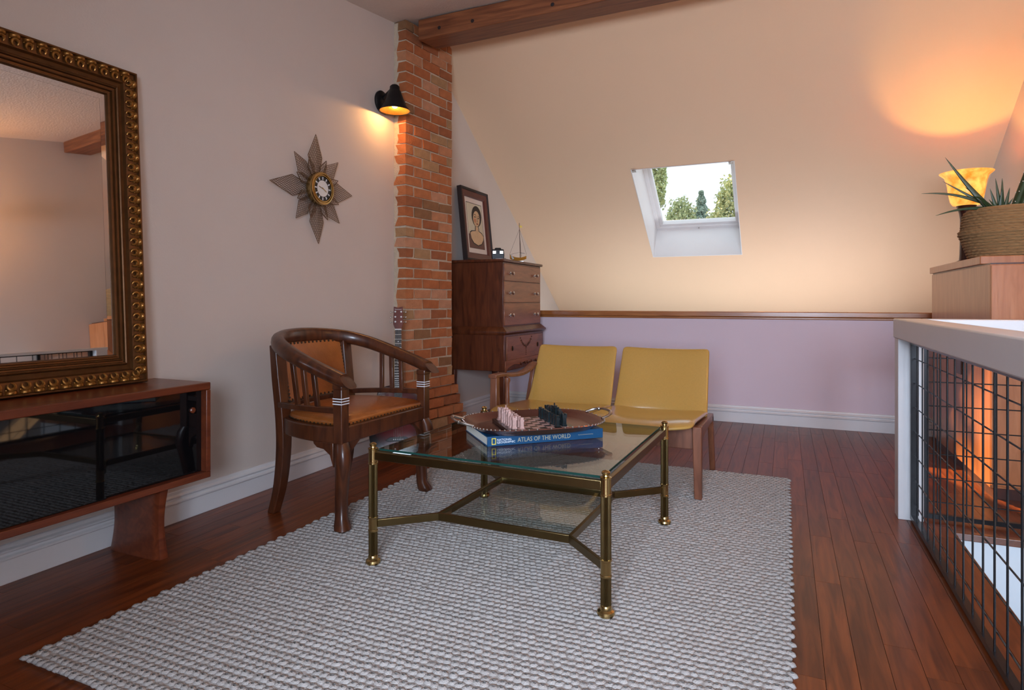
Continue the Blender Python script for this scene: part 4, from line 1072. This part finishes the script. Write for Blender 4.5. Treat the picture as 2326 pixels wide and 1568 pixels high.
for k in range(9):
    q = k/8; xx = -0.075 + 0.15*q; wv = 0.024*math.sin(PI*min(1, 0.12+q*0.8))**0.7; kz = 0.012 + 0.018*(abs(q-0.5)*2)**2.2; dz = 0.040 + 0.022*(abs(q-0.55)*2)**2
    rr.append([(xx, -wv, dz), (xx, -wv*0.75, (dz+kz)/2), (xx, 0, kz), (xx, wv*0.75, (dz+kz)/2), (xx, wv, dz)])
hull.loft(rr); hull.build('hull', M['hull'], root, smooth=True, ang=60)
MB().extrude([(-0.078, -0.004, 0.070), (-0.060, -0.02, 0.062), (-0.035, -0.026, 0.030), (-0.050, -0.018, 0.022), (-0.062, -0.006, 0.040)], (0, 0.004, 0)).build('bow_panel', M['pearl'], root)
MB().tube([(0.02, 0, 0.035), (0.016, 0, 0.20), (0.010, 0, 0.355)], [0.0035, 0.003, 0.002], 8).build('mast', M['darkwood'], root, smooth=True)
MB().tube([(0.02, 0, 0.085), (0.06, 0, 0.078)], 0.002, 6).build('boom', M['darkwood'], root)
for a_, b_ in (((-0.078, 0, 0.068), (0.012, 0, 0.30)), ((0.075, 0, 0.068), (0.012, 0, 0.30)), ((0.03, 0.022, 0.05), (0.013, 0, 0.26)), ((0.03, -0.022, 0.05), (0.013, 0, 0.26)), ((-0.078, 0, 0.068), (0.018, 0, 0.09))):
    MB().tube([a_, b_], 0.0009, 5).build('rigging', M['ink'], root)
MB().extrude([(0.012, 0, 0.318), (0.034, 0, 0.310), (0.036, 0, 0.328), (0.012, 0, 0.335)], (0, 0.0012, 0)).build('flag', M['yellow'], root)

# ------------------------------------------------------------------ guitar
root = thing('acoustic_guitar', 'red sunburst acoustic guitar leaning on the chimney behind the armchair', 'guitar', (-2.372, 3.50, 0.002))
root.rotation_euler = (-R(15.5), 0, R(34))
hw_ = [(0.0, 0.0), (0.012, 0.085), (0.05, 0.15), (0.11, 0.183), (0.17, 0.186), (0.23, 0.160), (0.28, 0.132), (0.33, 0.125), (0.38, 0.137), (0.42, 0.140), (0.455, 0.120), (0.475, 0.075), (0.482, 0.02)]
sm = bez([(h_, z_, 0) for z_, h_ in hw_], 3)
sidep = [(max(p.x, 0), p.y) for p in sm]
# cutaway on the right upper bout
right = [(x_ if z_ < 0.40 else x_*(1-min(1, (z_-0.40)/0.07)*0.62), z_) for x_, z_ in sidep]
outl_ = [(x_, z_) for x_, z_ in right] + [(-x_, z_) for x_, z_ in reversed(sidep[1:])]
gb = MB().extrude([(x_, -0.085, z_) for x_, z_ in outl_], (0, 0.085, 0)).build('body', M['burst'], root, bevel=0.004)
MB().lathe([(0.0, 0), (0.046, 0), (0.046, 0.0006), (0.0, 0.0006)], 28, (0, -0.0855, 0.335), Matrix.Rotation(R(90), 4, 'X').to_3x3()).build('sound_hole', M['ink'], gb)
MB().extrude([(-0.085, -0.0857, 0.115), (-0.06, -0.0857, 0.105), (0.06, -0.0857, 0.105), (0.085, -0.0857, 0.115), (0.05, -0.0857, 0.135), (-0.05, -0.0857, 0.135)], (0, -0.008, 0)).build('bridge', M['fret'], gb, bevel=0.002)
for k in range(6): MB().sphere((-0.030+0.012*k, -0.0945, 0.118), 0.0035, 6, 4).build('bridge_pin', M['pearl'], gb, smooth=True)
MB().loft([[(-0.026, -0.092, 0.36), (0.026, -0.092, 0.36), (0.022, -0.066, 0.44), (-0.022, -0.066, 0.44)], [(-0.026, -0.094, 0.44), (0.026, -0.094, 0.44), (0.022, -0.070, 0.46), (-0.022, -0.070, 0.46)], [(-0.021, -0.094, 0.86), (0.021, -0.094, 0.86), (0.016, -0.076, 0.86), (-0.016, -0.076, 0.86)]]).build('neck', M['neck'], root, smooth=True)
fb = MB().loft([[(-0.027, -0.0965, 0.325), (0.027, -0.0965, 0.325), (0.027, -0.092, 0.325), (-0.027, -0.092, 0.325)], [(-0.0215, -0.099, 0.86), (0.0215, -0.099, 0.86), (0.0215, -0.094, 0.86), (-0.0215, -0.094, 0.86)]]).build('fretboard', M['fret'], root)
zz_ = 0.86; sc_ = 0.61
for k in range(1, 19):
    z_ = 0.86 - sc_*(1-2**(-k/12)); q = (z_-0.325)/(0.535); hwf = 0.027-0.0055*q; yf_ = -0.0965-0.0025*q
    if z_ > 0.34: MB().box(-hwf, hwf, yf_-0.0014, yf_, z_-0.0013, z_+0.0013).build('fret', M['steel'], fb)
    if k in (3, 5, 7, 9): MB().lathe([(0.0, 0), (0.0035, 0), (0.0035, 0.0006), (0.0, 0.0006)], 10, (0, yf_, z_+0.014), Matrix.Rotation(R(90), 4, 'X').to_3x3()).build('dot', M['pearl'], fb)
MB().box(-0.0225, 0.0225, -0.102, -0.093, 0.859, 0.866).build('nut', M['pearl'], fb)
hd = MB().extrude([(x_, -0.096, z_) for x_, z_ in ((-0.021, 0.866), (0.021, 0.866), (0.034, 0.905), (0.031, 1.028), (0.0, 1.020), (-0.031, 1.028), (-0.034, 0.905))], (0, 0.016, 0)).build('headstock', M['neck'], root, bevel=0.002)
for sx_ in (-1, 1):
    for z_ in (0.918, 0.953, 0.990):
        pg = MB(); pg.lathe([(0.0, 0), (0.006, 0), (0.006, 0.002), (0.003, 0.003), (0.003, 0.008), (0.0, 0.008)], 12, (0, 0, 0), Matrix.Rotation(R(90), 4, 'X').to_3x3()); pg.xf(Matrix.Translation((sx_*0.020, -0.096, z_))); pg.build('tuning_post', M['pearl'], hd, smooth=True)
        MB().tube([(sx_*0.030, -0.087, z_), (sx_*0.047, -0.087, z_)], 0.002, 6).build('peg_shaft', M['steel'], hd)
        MB().sphere((sx_*0.052, -0.087, z_), 0.0078, 10, 8, (0.75, 0.6, 1)).build('tuning_peg', M['steel'], hd, smooth=True)
MB().tube([(-0.024+0.0024*k, -0.0965, 1.006+0.0028*math.sin(k*1.9)+0.002*(k in (0, 1, 19))) for k in range(21)], 0.0011, 5).build('script_inlay', M['inlay'], hd)
for k in range(6):
    xs = -0.019+0.0076*k
    MB().tube([(xs*1.45, -0.0975, 0.12), (xs, -0.1035, 0.862)], 0.0006, 4).build('string', M['steel'], root)

# ------------------------------------------------------------------ railing round the stairwell
root = thing('stair_railing', 'white painted railing with black wire mesh panels around the stairwell', 'railing', (0.553, 3.54, 0))
wm = M['white']
PX0, PX1, PY0, PY1 = -0.053, 0.053, -0.045, 0.055
MB().box(PX0, PX1, PY0, PY1, 0.0, 0.872).build('post', wm, root, bevel=0.003)
YN = -3.6   # near end of the long side
tr = MB(); tr.box(PX0-0.006, PX1+0.006, YN, PY1+0.006, 0.872, 0.968); tr.build('top_rail', wm, root, bevel=0.006)
MB().box(PX1+0.006, XR-0.553-0.004, PY0-0.004, PY1+0.006, 0.872, 0.968).build('top_rail', wm, root, bevel=0.006)
MB().box(PX0, PX1, YN, YN+0.10, 0.0, 0.872).build('post', wm, root, bevel=0.003)
MX = 0.008
fl = M['wire']
pn = MB()
for a_ in ((YN+0.10, PY0-0.002, 0.012, 0.034), (YN+0.10, PY0-0.002, 0.848, 0.868)): pn.box(MX-0.012, MX+0.012, a_[0], a_[1], a_[2], a_[3])
pn.box(MX-0.012, MX+0.020, PY0-0.024, PY0-0.002, 0.034, 0.848); pn.box(MX-0.012, MX+0.012, YN+0.10, YN+0.122, 0.034, 0.848)
panel = pn.build('mesh_panel', fl, root)
vm = MB().tube([(0, 0, 0.03), (0, 0, 0.855)], 0.0032, 6).mesh('wire', fl)
Ln = PY0-0.02-(YN+0.11)
hm = MB().tube([(0, 0, 0), (0, Ln, 0)], 0.0028, 6).mesh('wire', fl)
g = 0.115
y = PY0-0.013-g
while y > YN+0.13:
    o = link('wire', vm, panel); o.location = (MX-0.003, y, 0); y -= g
for k in range(7):
    o = link('wire', hm, panel); o.location = (MX+0.003, YN+0.11, 0.09+g*k)
pn = MB(); XE = XR-0.553-0.006
for z_ in ((0.012, 0.034), (0.848, 0.868)): pn.box(PX1+0.002, XE, -0.012, 0.012, *z_)
pn.box(PX1+0.002, PX1+0.022, -0.012, 0.012, 0.034, 0.848); pn.box(XE-0.02, XE, -0.012, 0.012, 0.034, 0.848)
panel2 = pn.build('mesh_panel', fl, root)
x = PX1+0.012+0.05
while x < XE-0.03:
    o = link('wire', vm, panel2); o.location = (x, -0.003, 0); x += g
hm2 = MB().tube([(0, 0, 0), (XE-PX1-0.02, 0, 0)], 0.0028, 6).mesh('wire', fl)
for k in range(7):
    o = link('wire', hm2, panel2); o.location = (PX1+0.01, 0.003, 0.09+g*k)

# ------------------------------------------------------------------ veneer cabinet by the right wall
CO = Vector((1.24, 4.755, 0))
root = thing('veneer_cabinet', 'waist-high orange wood cabinet behind the railing holding the basket', 'cabinet', CO)
cx0, cx1, cy0, cy1 = -0.24, 0.236, -0.725, 0.725
MB().box(cx0, cx1, cy0+0.02, cy1, 0.06, 1.250).build('carcass', M['orange'], root, bevel=0.002)
MB().box(cx0+0.02, cx1, cy0+0.04, cy1-0.02, 0.0, 0.06).build('plinth', M['darkwood'], root)
MB().box(cx0-0.012, cx1, cy0+0.155, cy1+0.012, 1.258, 1.304).build('top_slab', M['orange'], root, bevel=0.004)
MB().box(cx0+0.006, cx1, cy0+0.03, cy1-0.006, 1.250, 1.258).build('shadow_strip', M['darkwood'], root)  # dark strip painting in the shadow line under the slab
for a_, b_ in ((cx0+0.001, -0.002), (0.002, cx1-0.001)):
    d = MB().box(a_, b_, cy0, cy0+0.018, 0.075, 1.245).build('door', M['orange'], root, bevel=0.002)
    MB().tube([(-0.03 if a_ < -0.1 else 0.03, cy0-0.02, 0.60), (-0.03 if a_ < -0.1 else 0.03, cy0-0.02, 0.72)], 0.005, 8).build('handle', M['steel'], d, smooth=True)
MB().box(cx0-0.006, cx0, -0.13, -0.02, 0.60, 0.74).build('vent_plate', M['darkwood'], root, bevel=0.002)

# ------------------------------------------------------------------ basket with succulents
BO = Vector((1.212, 4.46, 1.305))
root = thing('woven_basket', 'woven seagrass basket with a folded rim on top of the cabinet', 'basket', BO)
bp_ = [(0.0, 0.0), (0.202, 0.0), (0.212, 0.012), (0.228, 0.06), (0.246, 0.115), (0.262, 0.150), (0.252, 0.162), (0.246, 0.172), (0.242, 0.215), (0.236, 0.255), (0.222, 0.285), (0.212, 0.285), (0.214, 0.245), (0.0, 0.245)]
m2 = MB(); m2.lathe(bp_, 48); m2.build('basket_wall', M['basket'], root, smooth=True, ang=60)
for k in range(17):
    z_ = 0.012 + 0.016*k
    rr_ = np.interp(z_, [p[1] for p in bp_[1:11]], [p[0] for p in bp_[1:11]])
    m3 = MB(); pts = [((rr_+0.001+0.0022*math.sin(38*t2+(k % 2)*PI))*math.cos(t2), (rr_+0.001+0.0022*math.sin(38*t2+(k % 2)*PI))*math.sin(t2), z_) for t2 in [2*PI*i/152 for i in range(153)]]
    m3.tube(pts, 0.0068, 5, False); m3.build('woven_coil', M['basket'], root, smooth=True)
MB().lathe([(0.0, 0.244), (0.208, 0.244), (0.198, 0.252), (0.0, 0.256)], 30).build('soil', M['soil'], root, smooth=True)
SC = 4.40/4.12
def PT(p): return Vector((p[0]*SC, p[1]+0.28, 1.05+(p[2]-1.05)*SC))
def leaf(root, base, tip, r, bend=0.02, name='leaf', n=9):
    b_, t_ = Vector(base), Vector(tip); d_ = t_-b_; up = Vector((0, 0, 1)); pts = []; rad = []
    for k in range(n):
        q = k/(n-1); pts.append(b_ + d_*q + up*bend*math.sin(PI*q)); rad.append(r*(1-q)**0.8*(0.75+0.5*min(1, q*4)*0.5) + 0.0006)
    return MB().tube(pts, rad, 8, True, 0.55).build(name, M['foliage'], root, smooth=True)
root = thing('aloe_plant', 'spiky dark green aloe spreading over the left rim of the basket', 'plant', PT((1.03, 4.08, 1.52)))
r0 = PT((1.03, 4.08, 1.52))
MB().lathe([(0.0, -0.002), (0.022, 0.0), (0.018, 0.03), (0.0, 0.05)], 12).build('stem', M['foliage'], root, smooth=True)
for b_, t_, r_, bd in (((1.02, 4.08, 1.53), (0.806, 4.08, 1.845), 0.020, -0.012), ((0.99, 4.09, 1.58), (0.694, 4.07, 1.652), 0.011, 0.022), ((0.985, 4.08, 1.555), (0.755, 4.04, 1.522), 0.011, 0.014), ((1.00, 4.10, 1.57), (0.802, 4.12, 1.72), 0.010, 0.0), ((1.02, 4.12, 1.54), (0.905, 4.15, 1.735), 0.011, 0.0), ((1.00, 4.06, 1.55), (0.90, 3.93, 1.60), 0.013, 0.02), ((1.03, 4.10, 1.55), (0.93, 4.25, 1.70), 0.012, 0.0)):
    leaf(root, PT(b_)-r0, PT(t_)-r0, r_, bd)
root = thing('zebra_succulent', 'small upright green succulent with short pointed leaves beside the aloe', 'plant', PT((1.06, 4.10, 1.52)))
r0 = PT((1.06, 4.10, 1.52))
for b_, t_, r_ in (((1.045, 4.10, 1.53), (1.010, 4.09, 1.66), 0.013), ((1.06, 4.10, 1.53), (1.036, 4.10, 1.715), 0.013), ((1.065, 4.10, 1.53), (1.068, 4.11, 1.715), 0.013), ((1.075, 4.10, 1.53), (1.098, 4.10, 1.66), 0.013), ((1.05, 4.09, 1.53), (1.000, 4.07, 1.60), 0.010), ((1.07, 4.09, 1.53), (1.105, 4.07, 1.60), 0.010), ((1.055, 4.09, 1.56), (1.062, 4.08, 1.66), 0.012)):
    leaf(root, PT(b_)-r0, PT(t_)-r0, r_, 0.0)
root = thing('column_cactus', 'thick ridged dark green cactus column leaning out of the basket', 'plant', (1.235, 4.43, 1.552))
secs = []
for k in range(11):
    q = k/10; c = Vector((0.012 + 0.135*q, 0.02*q, 0.46*q)); rr_ = 0.060*(1-0.25*q)*(1 if k < 10 else 0.35)
    secs.append([c + Vector((rr_*(1+0.13*math.cos(9*t2))*math.cos(t2), rr_*(1+0.13*math.cos(9*t2))*math.sin(t2), -0.25*rr_*math.cos(t2))) for t2 in [2*PI*i/54 for i in range(54)]])
MB().loft(secs).build('column', M['foliage'], root, smooth=True, ang=60)
for k in range(8):
    A = 2*PI*k/9 + 2.2
    for j in range(1, 8):
        q = j/8; c = Vector((0.012+0.135*q, 0.02*q, 0.46*q)); rr_ = 0.068*(1-0.25*q)
        p = c + Vector((rr_*math.cos(A), rr_*math.sin(A), -0.25*rr_*math.cos(A)))
        MB().sphere(p, 0.003, 5, 4).build('areole', M['mat'], root)

# ------------------------------------------------------------------ lamp on the cabinet
LO = Vector((1.152, 5.21, 1.304))
root = thing('uplight_lamp', 'lamp with glowing alabaster bowl shade on a dark column behind the plants', 'lamp', LO)
MB().lathe([(0.0, 0.001), (0.075, 0.001), (0.077, 0.014), (0.060, 0.026), (0.046, 0.034), (0.0, 0.035)], 32).build('base', M['darkwood'], root, smooth=True)
MB().lathe([(0.0, 0.03), (0.043, 0.03), (0.040, 0.08), (0.037, 0.20), (0.037, 0.32), (0.042, 0.36), (0.052, 0.395), (0.060, 0.412), (0.0, 0.414)], 28).build('column', M['darkwood'], root, smooth=True)
MB().lathe([(0.050, 0.410), (0.080, 0.418), (0.094, 0.442), (0.105, 0.50), (0.115, 0.575), (0.128, 0.615), (0.156, 0.640), (0.158, 0.644), (0.154, 0.645), (0.124, 0.622), (0.110, 0.575), (0.100, 0.50), (0.088, 0.445), (0.050, 0.414)], 44, (0, 0, 0), None, False).build('shade', M['alabaster'], root, smooth=True, ang=60)
MB().sphere((0, 0, 0.428), 0.010, 14, 10).build('bulb', emit('uplight_bulb_glow', (1.0, 0.66, 0.28), 20.0), root, smooth=True)
pl = bpy.data.lights.new('uplight', 'POINT'); pl.energy = 15; pl.color = (1.0, 0.56, 0.12); pl.shadow_soft_size = 0.02
po = bpy.data.objects.new('uplight', pl); COL.objects.link(po); po.parent = root; po.location = (0, 0, 0.440)

# unseen uplighters added beyond the half wall to wash the sloped wall with light
for k, (ux, uy, ue, uc, ul) in enumerate(((0.36, 6.45, 38, (0.92, 0.94, 1.0), 'small black uplighter can put unseen behind the low wall, nearest the cabinet'), (-0.65, 6.55, 23, (0.78, 0.92, 1.0), 'small black uplighter can put unseen behind the low wall under the skylight'), (-1.7, 6.55, 22, (0.78, 0.92, 1.0), 'small black uplighter can put unseen behind the low wall beside the chest'))):
    root = thing('added_uplighter', ul, 'lamp', (ux, uy, -0.014), 0, 'added uplighters behind the low wall')
    MB().lathe([(0.0, 0.0), (0.07, 0.0), (0.075, 0.15), (0.07, 0.15), (0.062, 0.02), (0.0, 0.02)], 24).build('can', M['black'], root, smooth=True)
    MB().sphere((0, 0, 0.07), 0.028, 12, 8).build('bulb', emit('added_uplighter_glow', (1.0, 0.85, 0.65), 6.0), root, smooth=True)
    sl = bpy.data.lights.new('added_uplighter_light', 'SPOT'); sl.energy = ue; sl.color = uc; sl.spot_size = R(165); sl.spot_blend = 0.6; sl.shadow_soft_size = 0.04
    so_ = bpy.data.objects.new('added_uplighter_light', sl); COL.objects.link(so_); so_.parent = root; so_.location = (0, 0, 0.155); so_.rotation_euler = (R(180), 0, 0)

# pendant lamp added out of view over the stairwell as warm fill light
root = thing('added_pendant_lamp', 'unseen warm glass pendant lamp added over the stairwell as fill light', 'lamp', (1.25, 2.85, 2.25))
MB().tube([(0, 0, 0.12), (0, 0, zc(2.85)-2.25)], 0.004, 6).build('cord', M['black'], root)
MB().lathe([(0.02, 0.14), (0.03, 0.12), (0.03, 0.10), (0.02, 0.09)], 16).build('socket', M['black'], root, smooth=True)
MB().sphere((0, 0, 0.0), 0.09, 20, 14).build('globe', emit('added_pendant_glow', (1.0, 0.62, 0.32), 2.0), root, smooth=True)
pl = bpy.data.lights.new('added_pendant_light', 'POINT'); pl.energy = 84; pl.color = (1.0, 0.43, 0.11); pl.shadow_soft_size = 0.1
po = bpy.data.objects.new('added_pendant_light', pl); COL.objects.link(po); po.parent = root; po.location = (0, 0, 0.0)
po.data.use_shadow = True

# ------------------------------------------------------------------ trees outside the skylight
def tree(name, label, base, crown, n, size, mat, conifer=False, seed=0):
    r_ = np.random.default_rng(seed)
    root = thing(name, label, 'tree', base, 0, 'trees seen through the skylight')
    cx_, cy_, cz_, rx_, ry_, rz_ = crown
    MB().tube([(0, 0, 0), (0.05, 0, cz_*0.5), (cx_, cy_, cz_)], [0.22, 0.16, 0.06], 8).build('trunk', M['bark'], root, smooth=True)
    d = r_.normal(size=(n, 3)); d /= np.linalg.norm(d, axis=1)[:, None]; rad = r_.uniform(0.35, 1, n)**0.6
    if conifer:
        hgt = r_.uniform(-1, 1, n); ww = (1-hgt)/2
        ww = (0.08+0.92*ww)*(0.82+0.18*np.sin(hgt*26))
        d = np.stack([np.cos(d[:, 0]*9)*ww*rad, np.sin(d[:, 0]*9)*ww*rad, hgt], 1); P_ = d*np.array([rx_, ry_, rz_])
    else:
        lump = 1 + 0.28*np.sin(d[:, 0]*7+seed)*np.sin(d[:, 1]*6)*np.sin(d[:, 2]*8+1.3)
        P_ = d*(rad*lump)[:, None]*np.array([rx_, ry_, rz_])
    P_ = P_ + np.array([cx_, cy_, cz_])
    u = r_.normal(size=(n, 3)); u /= np.linalg.norm(u, axis=1)[:, None]; v = np.cross(u, r_.normal(size=(n, 3))); v /= np.linalg.norm(v, axis=1)[:, None]
    s = size*r_.uniform(0.6, 1.3, n)[:, None]
    V = np.stack([P_-u*s, P_+v*s*0.55, P_+u*s, P_-v*s*0.55], 1).reshape(-1, 3)
    F = np.arange(4*n).reshape(n, 4)
    tag(link('leaves', np_mesh('leaves', V, F, mat, False), root), kind='stuff')
GZ_ = -3.5
tree('maple_tree', 'leafy green tree at the left edge of the skylight view', (-2.70, 14, GZ_), (0.0, 0, 7.45, 0.31, 0.40, 0.95), 4800, 0.04, M['leaf'], False, 3)
tree('spruce_tree', 'dark conifer peak in the middle of the skylight view', (-1.93, 16.2, GZ_), (0, 0, 6.35, 0.62, 0.62, 0.98), 5200, 0.04, M['leafb'], True, 5)
tree('maple_tree', 'yellow-green round tree left of the conifer in the skylight', (-2.06, 13.7, GZ_), (0.02, 0, 6.15, 0.33, 0.4, 0.66), 3600, 0.035, M['leaf'], False, 9)
tree('maple_tree', 'pale green tree at the right edge of the skylight view', (-0.88, 12.0, GZ_), (0, 0, 6.08, 0.32, 0.4, 0.78), 5000, 0.035, M['leaf'], False, 11)
tree('maple_tree', 'low bushy tree crown between conifer and right-hand tree in the skylight', (-1.38, 14.4, GZ_), (0, 0, 6.10, 0.36, 0.4, 0.46), 3200, 0.035, M['leaf'], False, 14)
tree('added_shade_tree', 'unseen leafy tree crown added to block part of the sun at the skylight', (-4.12, 11.9, GZ_), (0, 0, 10.7, 1.3, 1.3, 1.3), 5200, 0.11, M['leaf'], False, 21)  # out of view, added to keep the sun off part of the skylight
